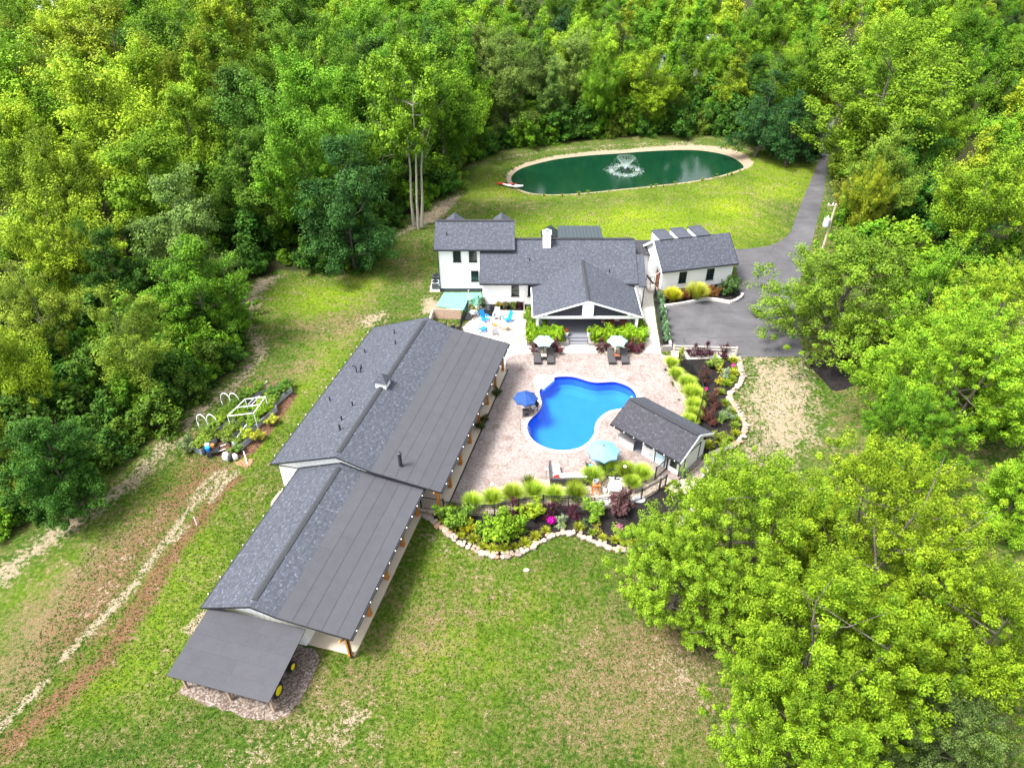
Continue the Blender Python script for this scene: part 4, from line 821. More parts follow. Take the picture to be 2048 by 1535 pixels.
def tree_kind(key, H, base, rx, env, ncl, per, leaf, crad, upw=.8, long=1.6, trunk=.25, inner=.4, lobes=.22, aspect=.6, stems=1, limb=True, nl=20, lobe_r=.34):
    """a trunk mesh and a crown mesh, standing at the origin"""
    ph = R.uniform(0, 2 * PI, 3); lean = np.array([math.cos(ph[2]), math.sin(ph[2])]) * .03 * H; hc = H - base
    lh = R.random(nl * 6); lh = lh[R.random(nl * 6) < ENV[env](lh)][:nl]; nl_ = len(lh); lh[0] = .93
    lt = np.arange(nl_) * 2.399963 + R.uniform(-.5, .5, nl_) + ph[0]; lfr = np.clip(R.uniform(.5, .8, nl_), 0, 1); lfr[0] = .08
    lsz = R.uniform(.75, 1.25, nl_)                                   # limbs differ in vigour, so the outline is uneven
    er = rx * ENV[env](lh) * (1 + lobes * R.normal(size=nl_) * .5)
    lout = np.stack([np.cos(lt), np.sin(lt), np.zeros(nl_)], 1); lc = lout * (er * lfr)[:, None]; lc[:, 2] = base + hc * (lh * .9 + .03)
    lax = unit(lout * (1 - upw * .42) + np.array([0, 0, upw * .75]) + R.normal(size=(nl_, 3)) * .15)
    n_in = int(ncl * .27); n_out = ncl - n_in; w = (lsz * (.35 + ENV[env](lh))) ** 1.3; li = R.choice(nl_, n_out, p=w / w.sum())
    q = unit(R.normal(size=(n_out, 3))) * R.random((n_out, 1)) ** .42; al = (q * lax[li]).sum(1, keepdims=True)
    sz = (rx * lobe_r * lsz[li] * (.55 + .5 * ENV[env](lh[li])))[:, None]
    cent = lc[li] + q * sz + lax[li] * al * sz * .6
    hi = R.random(n_in * 4); hi = hi[R.random(n_in * 4) < ENV[env](hi)][:n_in]; ti = R.uniform(0, 2 * PI, len(hi)); ri = rx * ENV[env](hi) * R.random(len(hi)) ** .5 * .62
    cin = np.stack([ri * np.cos(ti), ri * np.sin(ti), base + hc * (hi * .86 + .03)], 1)
    dirs = unit(lax[li] * .7 + q * .55 + np.array([0, 0, .35 * upw]) + R.normal(size=(n_out, 3)) * .2); din = unit(np.stack([np.cos(ti), np.sin(ti), np.full(len(hi), upw)], 1))
    cent = np.concatenate([cent, cin]); dirs = np.concatenate([dirs, din]); k = len(cent); fh = np.clip((cent[:, 2] - base) / hc, 0, 1); cent[:, :2] += lean * fh[:, None]; cent[:, 2] = np.minimum(cent[:, 2], H * 1.02)
    rr = crad * R.uniform(.45, 1.5, k); pos, nrm, tint, tip = clumps(cent, dirs, rr, per, .9, long)
    pos[:, 2] = np.maximum(pos[:, 2], .15)
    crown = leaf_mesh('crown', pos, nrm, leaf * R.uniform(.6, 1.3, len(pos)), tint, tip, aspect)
    mb = MB(); top = base + (H - base) * .7
    for s in range(stems):
        ox, oy = (0, 0) if stems == 1 else (.55 * math.cos(s * 2.2), .55 * math.sin(s * 2.2)); w = R.normal(size=(6, 2)) * .03 * H * .35
        pts = [(ox * (1 + i * .5) + (w[i, 0] if i else 0) + lean[0] * i / 5, oy * (1 + i * .5) + (w[i, 1] if i else 0) + lean[1] * i / 5, top * i / 5) for i in range(6)]
        mb.tube(pts, [trunk * (1.35 if i == 0 else 1 - .16 * i) for i in range(6)], 8, False)
        P = np.array(pts)
        if limb:
            for i in range(s, nl_, stems * (3 if leaf < .16 and H > 8 else 1)):
                c = lc[i] + lax[i] * rx * .15; z0 = max(base * .75, c[2] - .55 * math.hypot(c[0], c[1]) - R.uniform(.3, 1.6)); z0 = min(z0, top * .95)
                a = np.array([np.interp(z0, P[:, 2], P[:, 0]), np.interp(z0, P[:, 2], P[:, 1]), z0]); m = a * .45 + c * .55 + np.array([0, 0, -.1 * np.linalg.norm(c - a)]) + R.normal(size=3) * .07 * np.linalg.norm(c - a)
                q = .018 + .008 * np.linalg.norm(c - a); mb.tube([a, a * .6 + m * .4, m, c], [q * 1.2, q, q * .7, .015], 4, False)
    tm = mb.mesh('trunk'); tm.materials.append(M['bark']); tm.polygons.foreach_set('use_smooth', [True] * len(tm.polygons)); crown.materials.append(M['leaf'])
    TREES[key] = (tm, crown, H, rx)
for i in range(3): tree_kind('plume%d' % i, 19, 4.5 + i, 4.7 + .3 * i, 'tall', 210, 190, .23, .74, 1.2, 2.0, .2, nl=12 + 2 * i, lobe_r=.37)
for i in range(3): tree_kind('round%d' % i, 15, 2.6, 5.7, 'round', 250, 220, .2, .72, .95, 1.7, .24, nl=16 + 2 * i, lobe_r=.34)
for i in range(2): tree_kind('pop%d' % i, 20, 4.5, 3.6, 'point', 150, 140, .26, .65, 1.0, 1.6, .18, nl=20, lobe_r=.32)
for i in range(2): tree_kind('full%d' % i, 15, .7, 4.7, 'full', 250, 210, .2, .68, .6, 1.4, .18, nl=30, lobe_r=.3)
for i in range(2): tree_kind('ever%d' % i, 17, 1.6, 3.9, 'cone', 190, 130, .27, .6, .15, 1.5, .2, aspect=.35, nl=34, lobe_r=.3)
for i in range(2): tree_kind('open%d' % i, 17, 3.6, 5.2, 'tall', 140, 220, .185, .68, .8, 1.7, .18, lobes=.4, nl=13, lobe_r=.27)
tree_kind('high0', 21, 9.5, 5.6, 'round', 190, 150, .27, .7, 1.0, 1.7, .17, stems=3, nl=20, lobe_r=.29)
for i in range(3): tree_kind('near%d' % i, 12, 2.2, 6.6, 'wide', 780, 135, .135, .32, 1.2, 1.9, .15, aspect=.5, stems=2, nl=34 + 3 * i, lobe_r=.22)
tree_kind('oak0', 11, .8, 7.6, 'full', 520, 130, .17, .5, .5, 1.5, .26, nl=40, lobe_r=.25)
for i in range(3): tree_kind('bush%d' % i, 3.2, .1, 2.2, 'full', 70, 110, .22, .42, .6, 1.4, .05, nl=9, lobe_r=.34)
TREES['high0'][0].materials.clear(); TREES['high0'][0].materials.append(M['bark_pale'])
for o in (TREES['ever0'], TREES['ever1']): o[1].materials.clear(); o[1].materials.append(M['needle'])
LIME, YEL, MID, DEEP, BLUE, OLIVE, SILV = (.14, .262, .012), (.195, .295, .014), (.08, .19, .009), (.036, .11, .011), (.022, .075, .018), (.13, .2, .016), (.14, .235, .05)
def jitter(c, a=.18):
    b = 1 + rnd.uniform(-a, a); r = 1 + rnd.uniform(-a, a) * .35; return (c[0] * b * r, c[1] * b, c[2] * b, 1)
def tree(key, x, y, h, col, label, group=None, name='tree', wide=1.0, z=0.0, rz=None, cat='tree', jit=.18):
    tm, cm, H, rx = TREES[key]; s = h / H; t = thing(name, label, cat, (x, y, z), rnd.uniform(0, 2 * PI) if rz is None else rz, group)
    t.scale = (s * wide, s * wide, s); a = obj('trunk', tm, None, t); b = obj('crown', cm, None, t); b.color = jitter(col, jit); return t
def tree_px(key, px, py, zc, h, col, label, group=None, **kw):
    """tree whose crown middle stands at height zc on the sight line of a photo point"""
    x, y = G2(px, py, zc); return tree(key, x, y, h, col, label, group, **kw)
SP = []   # taken ground: x, y, radius
def T(key, px, py, zc, h, col, label, group=None, **kw):
    t = tree_px(key, px, py, zc, h, col, label, group, **kw); SP.append((t.location.x, t.location.y, TREES[key][3] * h / TREES[key][2] * kw.get('wide', 1) * .8)); return t
# single trees that stand out
T('round0', 235, 260, 12, 21, YEL, 'broad yellow-green maple towering over the left wood', wide=1.2)
T('plume0', 390, 280, 11, 18.5, LIME, 'leafy green tree with a bare pale trunk right of the broad yellow-green maple')
T('full0', 350, 440, 9, 15, SILV, 'silvery green tree behind the raised garden beds, pale leaf undersides showing', wide=.95)
T('full1', 395, 590, 6, 13, MID, 'dark green tree at the wood edge just above the garden beds', wide=1.05)
T('full0', 690, 400, 8.5, 17, (.034, .105, .02), 'dense deep green tree standing at the corner of the side lawn', wide=.95)
T('high0', 815, 215, 15, 22, LIME, 'tall tree with three bare pale trunks beside the gravel patch', rz=.6)
T('plume1', 600, 330, 11, 18, MID, 'green tree behind the dense deep green corner tree')
T('round1', 110, 470, 9, 14, YEL, 'yellow-green tree in the left wood above the olive trees')
T('open0', 80, 620, 7, 13, OLIVE, 'thin olive-green tree with dead grey branches by the left picture edge')
T('open1', 260, 690, 6.5, 13, OLIVE, 'olive-green tree with bare forking trunks near the wood edge')
T('round0', -20, 720, 7.5, 13, YEL, 'bright yellow tree cut by the left picture edge', wide=.8)
T('full1', 110, 930, 4.5, 10, DEEP, 'low dark green tree above the brown dirt strip', wide=1.05)
T('full0', -10, 900, 5, 10, OLIVE, 'pale olive tree cut by the left picture edge above the dirt strip', wide=.8)
T('round1', 1760, 185, 12, 20.5, (.135, .25, .012), 'huge spreading tree over the far end of the driveway', wide=1.3)
T('round0', 1770, 330, 8, 13, (.115, .2, .02), 'rounded green tree right of the driveway below the huge spreading tree', wide=.95)
T('round1', 1740, 375, 6.5, 10, (.2, .25, .012), 'yellowing tree beside the driveway', wide=.62)
T('oak0', 1690, 590, 5.2, 11, (.1, .185, .013), 'wide feathery green tree overhanging the parking area', wide=1.2)
T('plume2', 1960, 400, 9, 15, LIME, 'tall yellow-green tree by the right picture edge', wide=1.15)
T('round0', 1870, 580, 7, 12, MID, 'green tree behind the feathery parking tree', wide=.95)
T('near0', 1930, 730, 7.5, 13, LIME, 'yellow-green locust tree below the right edge trees', wide=1.17)
T('near1', 2030, 640, 8, 13, YEL, 'bright yellow locust tree cut by the right picture edge', wide=1.05)
T('near2', 1830, 850, 5.5, 9, MID, 'smaller green locust tree behind the big foreground tree', wide=0.88)
T('near0', 1510, 1035, 7.0, 11.2, (.11, .205, .009), 'lime green tree leaning over the pool house end of the front bed', wide=1.11, rz=.4)
T('near1', 1780, 1060, 7.5, 12.5, (.135, .225, .008), 'tall lime green tree in the foreground clump, behind the others', wide=1.08, rz=2.1)
T('near2', 1365, 1125, 5.2, 8.2, (.105, .2, .01), 'low branch-spread lime tree over the lawn beside the stone border', wide=1.15, rz=1.2)
T('near0', 1690, 1280, 7.5, 12, (.13, .22, .008), 'lime green tree nearest the lawn in the foreground clump', wide=1.03, rz=3.3)
T('near1', 1930, 1220, 7.5, 12, (.145, .235, .008), 'yellow-lime tree at the right side of the foreground clump', wide=0.94, rz=5.0)
T('near2', 1600, 1450, 6, 9.5, (.125, .235, .009), 'lime tree at the bottom of the foreground clump', wide=1.02, rz=.9)
T('oak0', 1900, 1480, 4.0, 7.5, (.06, .1, .022), 'dark green rounded tree in the lower right corner', wide=0.73)
T('full0', 2045, 980, 4.5, 9, LIME, 'weeping yellow-green tree beside the far right lawn', wide=.85)
T('plume1', 1220, 150, 8.3, 15.5, LIME, 'pale green poplar behind the left half of the pond')
T('pop0', 1100, 190, 7, 14, (.09, .17, .03), 'slender pointed green tree behind the left end of the pond')
T('ever0', 1530, 215, 7.5, 16, BLUE, 'dark evergreen at the bend where the driveway enters the wood', wide=1.2)
T('ever1', 1590, 250, 6, 13.5, BLUE, 'dark drooping evergreen right beside the driveway mouth', wide=1.25)
# woods
def inside(poly, x, y):
    c = False
    for (x0, y0), (x1, y1) in zip(poly, poly[1:] + poly[:1]):
        if (y0 > y) != (y1 > y) and x < (x1 - x0) * (y - y0) / (y1 - y0) + x0: c = not c
    return c
def pdist(poly, x, y): return abs(float(sdist(np.array([[x, y]]), poly)[0]))
PLACED = [s for s in SP]; COUNT = {}
FORM = {'plume': 'tall plumed', 'round': 'broad rounded', 'full': 'bushy low-skirted', 'open': 'thin open', 'ever': 'conical', 'pop': 'slender pointed'}
def hue_word(c): return {LIME: 'lime green', YEL: 'yellow-green', MID: 'mid green', DEEP: 'deep green', BLUE: 'blackish green', OLIVE: 'olive'}.get(c, 'soft green')
def wood(poly, n, dmin, xr, yr, pick, where, group, cull=lambda x, y: True):
    made = 0; C = np.stack([R.uniform(*xr, 9000), R.uniform(*yr, 9000)], 1); C = C[sdist(C, poly) < -1.6]
    for x, y in C:
        if made >= n: break
        d = dmin * (1 + max(0, y - 70) * .004)
        if not cull(x, y): continue
        A = np.array(PLACED)
        if (((A[:, 0] - x) ** 2 + (A[:, 1] - y) ** 2) < (np.maximum(d * .5, .75 * A[:, 2]) + d * .5) ** 2).any(): continue
        key, h, col = pick(x, y, 9); x, y = float(x), float(y)
        if not (in_view(x, y, h, 20) or in_view(x, y, h * .5, 20)): continue
        e = pdist(poly, x, y); row = 'fronting' if e < 6 else 'amid' if e < 22 else 'deep in'
        tree(key, x, y, h, col, '%s %s tree %s the wood %s' % (FORM[key[:-1]], hue_word(col), row, where), group, wide=rnd.uniform(.85, 1.3), jit=.34); PLACED.append((x, y, d * .5)); made += 1
    return made
def pick_left(x, y, e):
    """lower trees towards the open edge, yellower ones up the slope to the left"""
    u = rnd.random(); top = min(21, 12.5 + max(0, y - 38) * .12); h = rnd.uniform(.82, 1.12) * top; warm = x < -34 - (y - 60) * .1
    if warm:
        if u < .55: return 'plume%d' % rnd.randrange(3), h * 1.05, rnd.choice((LIME, YEL, YEL, (.13, .24, .01)))
        if u < .75: return 'round%d' % rnd.randrange(3), h * .92, rnd.choice((LIME, MID))
        if u < .9: return 'full%d' % rnd.randrange(2), h * .8, rnd.choice((MID, DEEP))
        return 'open%d' % rnd.randrange(2), h * .85, OLIVE
    if u < .4: return 'plume%d' % rnd.randrange(3), h, rnd.choice((MID, MID, (.11, .22, .012), LIME))
    if u < .65: return 'round%d' % rnd.randrange(3), h * .92, rnd.choice((MID, (.06, .15, .012)))
    return 'full%d' % rnd.randrange(2), h * .85, rnd.choice((DEEP, (.055, .135, .012), MID))
def pick_mid(x, y, e):
    u = rnd.random()
    if u < .34: return 'full%d' % rnd.randrange(2), rnd.uniform(11, 16), rnd.choice((DEEP, (.07, .125, .02), MID))
    if u < .56: return 'ever%d' % rnd.randrange(2), rnd.uniform(13, 18), rnd.choice((BLUE, DEEP))
    if u < .74: return 'pop%d' % rnd.randrange(2), rnd.uniform(15, 20), rnd.choice((MID, LIME))
    return 'plume%d' % rnd.randrange(3), rnd.uniform(13, 17), rnd.choice((MID, LIME, (.11, .17, .03)))
def pick_right(x, y, e):
    u = rnd.random()
    if u < .42: return 'pop%d' % rnd.randrange(2), rnd.uniform(14, 19), rnd.choice((LIME, YEL, MID))
    if u < .8: return 'plume%d' % rnd.randrange(3), rnd.uniform(12, 17), rnd.choice((LIME, MID))
    return 'full%d' % rnd.randrange(2), rnd.uniform(9, 13), rnd.choice((MID, DEEP))
n1 = wood(FOREST, 120, 7.0, (-110, -8), (30, 185), pick_left, 'left of the house', 'trees of the left wood', lambda x, y: x < -8 - (y - 95) * .12 or y < 96)
n2 = wood(FOREST, 80, 5.2, (-45, 20), (96, 190), pick_mid, 'behind the left end of the pond', 'trees behind the left end of the pond', lambda x, y: x < 16 + (y - 110) * .12)
n3 = wood(FOREST, 80, 4.9, (10, 75), (108, 200), pick_right, 'behind the right half of the pond', 'trees behind the right half of the pond')
n4 = wood(EAST, 90, 6.0, (46, 190), (72, 215), pick_right, 'right of the driveway', 'trees right of the driveway')
print('woods', n1, n2, n3, n4)
# understorey bushes inside the woods, near the open edges
UN = np.stack([R.uniform(-90, 70, 9000), R.uniform(28, 150, 9000)], 1); UD = sdist(UN, FOREST); UP = []
for (x, y), e in zip(UN, UD):
    if not (-22 < e < -3) or len(UP) > 110 or not in_view(x, y, 2, 20): continue
    if UP and (((np.array(UP) - (x, y)) ** 2).sum(1) < 3.6 ** 2).any(): continue
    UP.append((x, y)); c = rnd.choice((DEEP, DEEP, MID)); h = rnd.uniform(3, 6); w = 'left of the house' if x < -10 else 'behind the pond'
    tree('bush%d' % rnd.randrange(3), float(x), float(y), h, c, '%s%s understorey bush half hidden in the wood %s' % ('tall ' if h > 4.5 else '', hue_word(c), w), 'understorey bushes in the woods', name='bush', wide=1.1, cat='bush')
# undergrowth along the wood edges
def fringe(path, step, label, group, cols, hr, inset, jit=1.0):
    for x, y, a in along(path, step):
        q = inset + rnd.uniform(-.4, 1) * jit; X, Y = x - math.sin(a) * q, y + math.cos(a) * q; h = rnd.uniform(*hr)
        c = rnd.choice(cols); w = ('low ' if h < hr[0] + (hr[1] - hr[0]) * .4 else 'tall ' if h > hr[0] + (hr[1] - hr[0]) * .75 else '') + hue_word(c) + ' '
        if in_view(X, Y, h, 40): tree('bush%d' % rnd.randrange(3), X, Y, h, c, w + label, group, name='shrub', wide=rnd.uniform(.8, 1.15), cat='shrub')
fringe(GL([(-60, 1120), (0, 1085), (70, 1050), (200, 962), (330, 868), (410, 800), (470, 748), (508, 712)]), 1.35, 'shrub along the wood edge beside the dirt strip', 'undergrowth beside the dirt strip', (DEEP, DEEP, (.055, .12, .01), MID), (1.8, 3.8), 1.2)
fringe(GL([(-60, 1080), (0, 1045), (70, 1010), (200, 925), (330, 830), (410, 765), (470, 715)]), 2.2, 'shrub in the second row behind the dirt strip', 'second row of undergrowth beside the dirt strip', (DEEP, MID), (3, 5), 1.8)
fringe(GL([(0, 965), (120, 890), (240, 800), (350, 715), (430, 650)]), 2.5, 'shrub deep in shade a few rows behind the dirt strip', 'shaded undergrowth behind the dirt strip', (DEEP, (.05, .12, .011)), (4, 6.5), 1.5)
fringe(GL([(500, 650), (478, 600), (490, 570), (560, 545), (650, 548), (750, 538), (772, 500), (770, 470), (835, 428), (870, 405), (915, 385)]), 1.9, 'shrub along the wood edge around the side lawn', 'undergrowth around the side lawn', (DEEP, MID), (1.8, 4.0), 1.4)
fringe(GL([(915, 385), (920, 345), (960, 322), (1010, 302), (1100, 289), (1200, 280), (1330, 272), (1480, 274), (1540, 312), (1600, 324), (1640, 322)]), 1.9, 'shrub along the wood edge behind the pond', 'undergrowth behind the pond', (DEEP, MID, DEEP, (.09, .15, .015)), (2.2, 5), 1.6)
fringe(GL([(1662, 300), (1668, 330), (1665, 400), (1668, 470), (1650, 520)]), 2.6, 'shrub lining the right side of the driveway', 'shrubs right of the driveway', (OLIVE, MID, (.14, .17, .02)), (2.0, 4.5), 1.9)
for i, (px, py, h, c, w) in enumerate(((1720, 520, 4.5, MID, 'right behind the feathery parking tree'), (1800, 540, 5.5, LIME, 'above the feathery parking tree on its right'), (1860, 640, 4.5, DEEP, 'between feathery parking tree and yellow-green locust'), (1760, 760, 2.6, MID, 'beside the black mulch patch under the parking tree'), (1960, 850, 4.5, MID, 'below the yellow-green locust'), (1990, 560, 6, MID, 'under the bright yellow locust at the picture edge'), (1905, 480, 6, DEEP, 'under the tall yellow-green tree at the right'), (2030, 800, 5, MID, 'at the right picture edge below the bright yellow locust'), (1830, 440, 6, DEEP, 'between rounded green tree and tall yellow-green tree'))):
    x, y = G2(px, py); tree('bush%d' % (i % 3), x, y, h, c, hue_word(c) + ' understorey shrub ' + w, 'shrubs among the right trees', name='shrub', wide=1.1, cat='shrub')

# grasses, garden shrubs and flowers
def grass_mesh(name, n, h, r, w, stiff=.5, seg=4):
    V = []; Q = []; tint = []; tip = []
    for _ in range(n):
        a = R.uniform(0, 2 * PI); lean = R.random() ** .7; L = h * R.uniform(.75, 1.2); b0 = np.array([math.cos(a), math.sin(a)]) * r * .25 * R.random(); d = np.array([math.cos(a), math.sin(a)]); p = np.array([-d[1], d[0], 0]); o = len(V); tv = R.random()
        for k in range(seg + 1):
            s = k / seg; x = b0 + d * (r * lean * s ** 1.6); z = L * (s - (1 - stiff) * lean * s * s * .85); ww = w * (1 - s * .85); c = np.array([x[0], x[1], max(z, .02)])
            V += [c - p * ww / 2, c + p * ww / 2]; tint += [tv, tv]; tip += [s, s]
        Q += [(o + 2 * k, o + 2 * k + 1, o + 2 * k + 3, o + 2 * k + 2) for k in range(seg)]
    me = bpy.data.meshes.new(name); quick_mesh(me, V, Q); col = np.zeros((len(V), 4), np.float32); col[:, 0] = tint; col[:, 1] = tip; col[:, 3] = 1
    me.color_attributes.new('tint', 'FLOAT_COLOR', 'POINT').data.foreach_set('color', col.ravel()); me.materials.append(M['blade']); return me
GR = [grass_mesh('ornamental_grass', 1300, 1.25, .9, .045, .62) for _ in range(2)]; FTN = grass_mesh('ornamental_grass', 420, .8, .6, .03); LILY = [grass_mesh('day_lily', 130, .55, .48, .045, .35) for _ in range(2)]; TUFT = grass_mesh('grass_tuft', 60, .3, .25, .03)
def plant(name, me, x, y, col, label, cat, s=1.0, z=.05, group=None, sz=None):
    o = obj(name, me, None, None, (x, y, z), rnd.uniform(0, 2 * PI)); o.scale = (s, s, sz or s); o.color = jitter(col, .12); return tag(o, label, cat, group)
GLIME = (.26, .4, .045)
for i, (px, py, s) in enumerate(((1341, 735, .85), (1350, 757, .85), (1372, 778, 1.05), (1382, 800, 1.15), (1386, 822, 1.0), (1384, 838, .9), (1376, 852, .9))):
    x, y = G2(px, py); plant('ornamental_grass', GR[i % 2], x, y, GLIME, ('first', 'second', 'third', 'fourth', 'fifth', 'sixth', 'last')[i] + ' lime fountain grass from the rail fence along the curved fence', 'grass', s, group='lime grasses beside the east bed')
FR = ((905, 1030, .8, 'beside the black gate'), (945, 1015, 1.0, 'second from the black gate'), (985, 1008, 1.05, 'third from the black gate'), (1025, 1000, 1.1, 'fourth from the black gate'), (1068, 994, 1.1, 'behind the middle of the black fence'), (1108, 1000, 1.0, 'below the dark sofa'), (1150, 998, 1.1, 'left of the orange stand'), (1182, 965, 1.1, 'behind the orange stand'),
      (1215, 948, 1.1, 'below the light blue umbrella'), (1250, 955, 1.1, 'right of the white bench'), (1282, 958, 1.05, 'left of the pool house gate'), (1262, 975, .9, 'in front of the white bench'))
for i, (px, py, s, w) in enumerate(FR):
    x, y = G2(px, py); plant('ornamental_grass', GR[i % 2], x, y, GLIME if i % 3 else (.2, .3, .03), 'lime fountain grass ' + w, 'grass', s * .95, group='lime grasses along the front fence')
for px, py, s, w in ((1057, 980, 1.25, 'left of the dark sofa'), (1148, 985, 1.2, 'hiding the right end of the sofa')):
    x, y = G2(px, py); plant('rush_clump', FTN, x, y, (.1, .15, .012), 'dense dark green rush clump ' + w, 'grass', s, sz=s * 1.5)
lil = [p for p in along(STONE_S, .95, .8)]
for i, (x, y, a) in enumerate(lil):
    if i > 27: break
    q = rnd.uniform(.5, .8); plant('day_lily', LILY[i % 2], x - math.sin(a) * q, y + math.cos(a) * q, rnd.choice(((.27, .33, .02), (.18, .28, .02), (.24, .28, .02))), 'small arching day lily behind the stone border of the front bed', 'plant', rnd.uniform(.8, 1.2), group='day lilies in the front bed')
for i, (x, y, a) in enumerate(along(STONE_E, 1.15, .8)):
    q = rnd.uniform(.5, .9); plant('day_lily', LILY[i % 2], x + math.sin(a) * q, y - math.cos(a) * q, rnd.choice(((.27, .33, .02), (.18, .28, .02), (.16, .25, .02))), 'small arching day lily behind the stone border of the east bed', 'plant', rnd.uniform(.9, 1.4), group='day lilies in the east bed')
def ball(key, x, y, h, col, label, wide=1.0, z=.05, group=None, name='shrub', cat='shrub'): return tree(key, x, y, h, col, label, group, name, wide, z, cat=cat)
tree_kind('gshrub0', 1.5, .1, .95, 'full', 70, 75, .12, .2, .6, 1.4, .03, nl=9); tree_kind('gshrub1', 1.5, .1, .95, 'round', 65, 75, .12, .2, .7, 1.6, .03, nl=9); tree_kind('wisp0', 1.5, .1, .8, 'wide', 40, 45, .1, .18, 1.0, 1.8, .02, nl=8)
tree_kind('laurel0', 1.4, .05, .95, 'full', 110, 90, .15, .24, .5, 1.3, .03, aspect=.5, nl=14, lobe_r=.4); tree_kind('laurel1', 1.4, .05, .95, 'full', 110, 90, .15, .24, .5, 1.3, .03, aspect=.5, nl=14, lobe_r=.4)
tree_kind('spire0', 2.0, .05, .5, 'cone', 70, 70, .11, .17, .9, 1.6, .03, nl=14)
PURP, RUST = (.05, .012, .022), (.12, .04, .02)
def S(px, py, key, h, col, label, wide=1.0, **kw): x, y = G2(px, py); return ball(key, x, y, h, col, label, wide, **kw)
S(1000, 1078, 'gshrub0', 2.4, (.13, .25, .012), 'large light green maple shrub in the front bed', 1.0)
S(912, 1050, 'gshrub1', 2.0, (.085, .17, .015), 'green shrub beside the black gate in the front bed', 1.0); S(940, 1062, 'gshrub0', .9, (.35, .34, .015), 'small bright yellow shrub in the front bed', 1.0)
S(1064, 1032, 'gshrub1', 1.6, (.2, .29, .015), 'yellow-green shrub against the black fence'); S(1188, 1033, 'gshrub0', 1.5, (.13, .24, .02), 'pale green shrub against the fence below the orange stand')
S(1030, 1030, 'wisp0', 1.6, PURP, 'dark purple barberry left of the yellow-green fence shrub'); S(1102, 1035, 'wisp0', 1.5, PURP, 'dark purple barberry at the middle of the fence'); S(1147, 1036, 'wisp0', 1.3, PURP, 'low purple barberry right of the middle of the fence'); S(1240, 1025, 'gshrub1', 2.0, (.075, .035, .035), 'tall dusky purple shrub below the white bench', .8)
S(1122, 1050, 'wisp0', .9, (.16, .22, .12), 'grey-green sage plant in the front bed', 1.2); S(1047, 1062, 'wisp0', .8, (.12, .2, .03), 'small green perennial left of the first pink phlox'); S(1168, 1052, 'wisp0', .7, (.1, .16, .05), 'tiny green perennial between the pink phlox'); S(955, 1070, 'wisp0', .7, (.1, .17, .03), 'small green plant left of the large maple shrub')
S(1195, 1062, 'wisp0', .7, (.2, .2, .03), 'yellowish perennial left of the second pink phlox'); S(1285, 1070, 'gshrub0', .9, MID, 'small green shrub at the right end of the front bed')
for px, py, w in ((1102, 1052, 'left'), (1237, 1068, 'right')):
    x, y = G2(px, py); t = thing('phlox', 'bright magenta phlox flower head, the %s one of two in the front bed' % w, 'flower', (x, y, .05)); me = TREES['wisp0'][1]; st = obj('stem', TREES['wisp0'][0], None, t); st.scale = (.5, .5, .4)
    b = obj('foliage', grass_mesh('foliage', 60, .5, .3, .05), None, t); b.color = (.06, .11, .02, 1)
    n = 300; C = unit(R.normal(size=(n, 3))) * R.uniform(.5, 1.25, (n, 1)) * np.array([.27, .24, .17]) + R.normal(size=(5, 3))[R.integers(0, 5, n)] * .07 + np.array([0, 0, .62]); f = obj('flower_head', leaf_mesh('flower_head', C, unit(C - np.array([0, 0, .55])), np.full(n, .12), R.random(n), R.random(n) * .3 + .5, .9), M['blade'], t); f.color = (.5, .008, .34, 1)
# east bed
for px, py, key, h, col, lab in ((1388, 714, 'wisp0', 1.4, PURP, 'purple barberry at the left of the rail fence'), (1411, 714, 'wisp0', 1.6, PURP, 'purple barberry at the middle post of the rail fence'), (1447, 714, 'wisp0', 1.4, PURP, 'purple barberry at the right of the rail fence'), (1362, 718, 'spire0', 1.7, (.22, .28, .04), 'slim lime sapling at the left rail fence post'),
    (1405, 765, 'wisp0', 1.6, (.06, .03, .022), 'brown smokebush in the upper east bed'), (1428, 735, 'gshrub1', 1.3, (.12, .2, .03), 'green spreading shrub below the rail fence'), (1440, 745, 'wisp0', .9, (.3, .32, .03), 'yellow-green perennial beside the spreading shrub'), (1437, 768, 'wisp0', .8, (.4, .38, .02), 'bright yellow perennial in the upper east bed'),
    (1450, 755, 'wisp0', 1.0, (.2, .26, .16), 'silvery lavender plant in the upper east bed'), (1425, 810, 'wisp0', 1.5, (.07, .03, .025), 'brown smokebush in the middle of the east bed'), (1420, 845, 'wisp0', 1.4, (.1, .035, .025), 'rusty barberry mound behind the pool house'), (1402, 838, 'wisp0', 1.2, (.08, .03, .025), 'dark rusty barberry at the curved fence end'),
    (1455, 838, 'wisp0', 1.2, (.17, .25, .13), 'silvery green catmint in the lower east bed'), (1442, 845, 'wisp0', .9, (.13, .24, .04), 'fresh green perennial beside the catmint'), (1410, 800, 'wisp0', .8, (.12, .2, .03), 'small green plant against the curved fence'), (1432, 790, 'wisp0', .7, (.22, .15, .06), 'tan seed-head plant in the middle of the east bed'), (1440, 885, 'gshrub0', 1.1, (.13, .18, .025), 'rounded green shrub at the pool house corner')):
    S(px, py, key, h, col, lab)
for px, py, lab in ((1465, 737, 'in the top corner of the east bed'), (1410, 784, 'beside the curved fence')):
    x, y = G2(px, py); n = 60; C = unit(R.normal(size=(n, 3))) * .16 + np.array([0, 0, .35]); t = thing('pink_flower', 'small pink flower cluster ' + lab, 'flower', (x, y, .05))
    f = obj('flower_head', leaf_mesh('flower_head', C, unit(C), np.full(n, .1), R.random(n), R.random(n) * .3 + .5, .9), M['blade'], t); f.color = (.7, .03, .3, 1); b = obj('foliage', TUFT, None, t); b.color = (.06, .12, .02, 1); b.scale = (1.3,) * 3
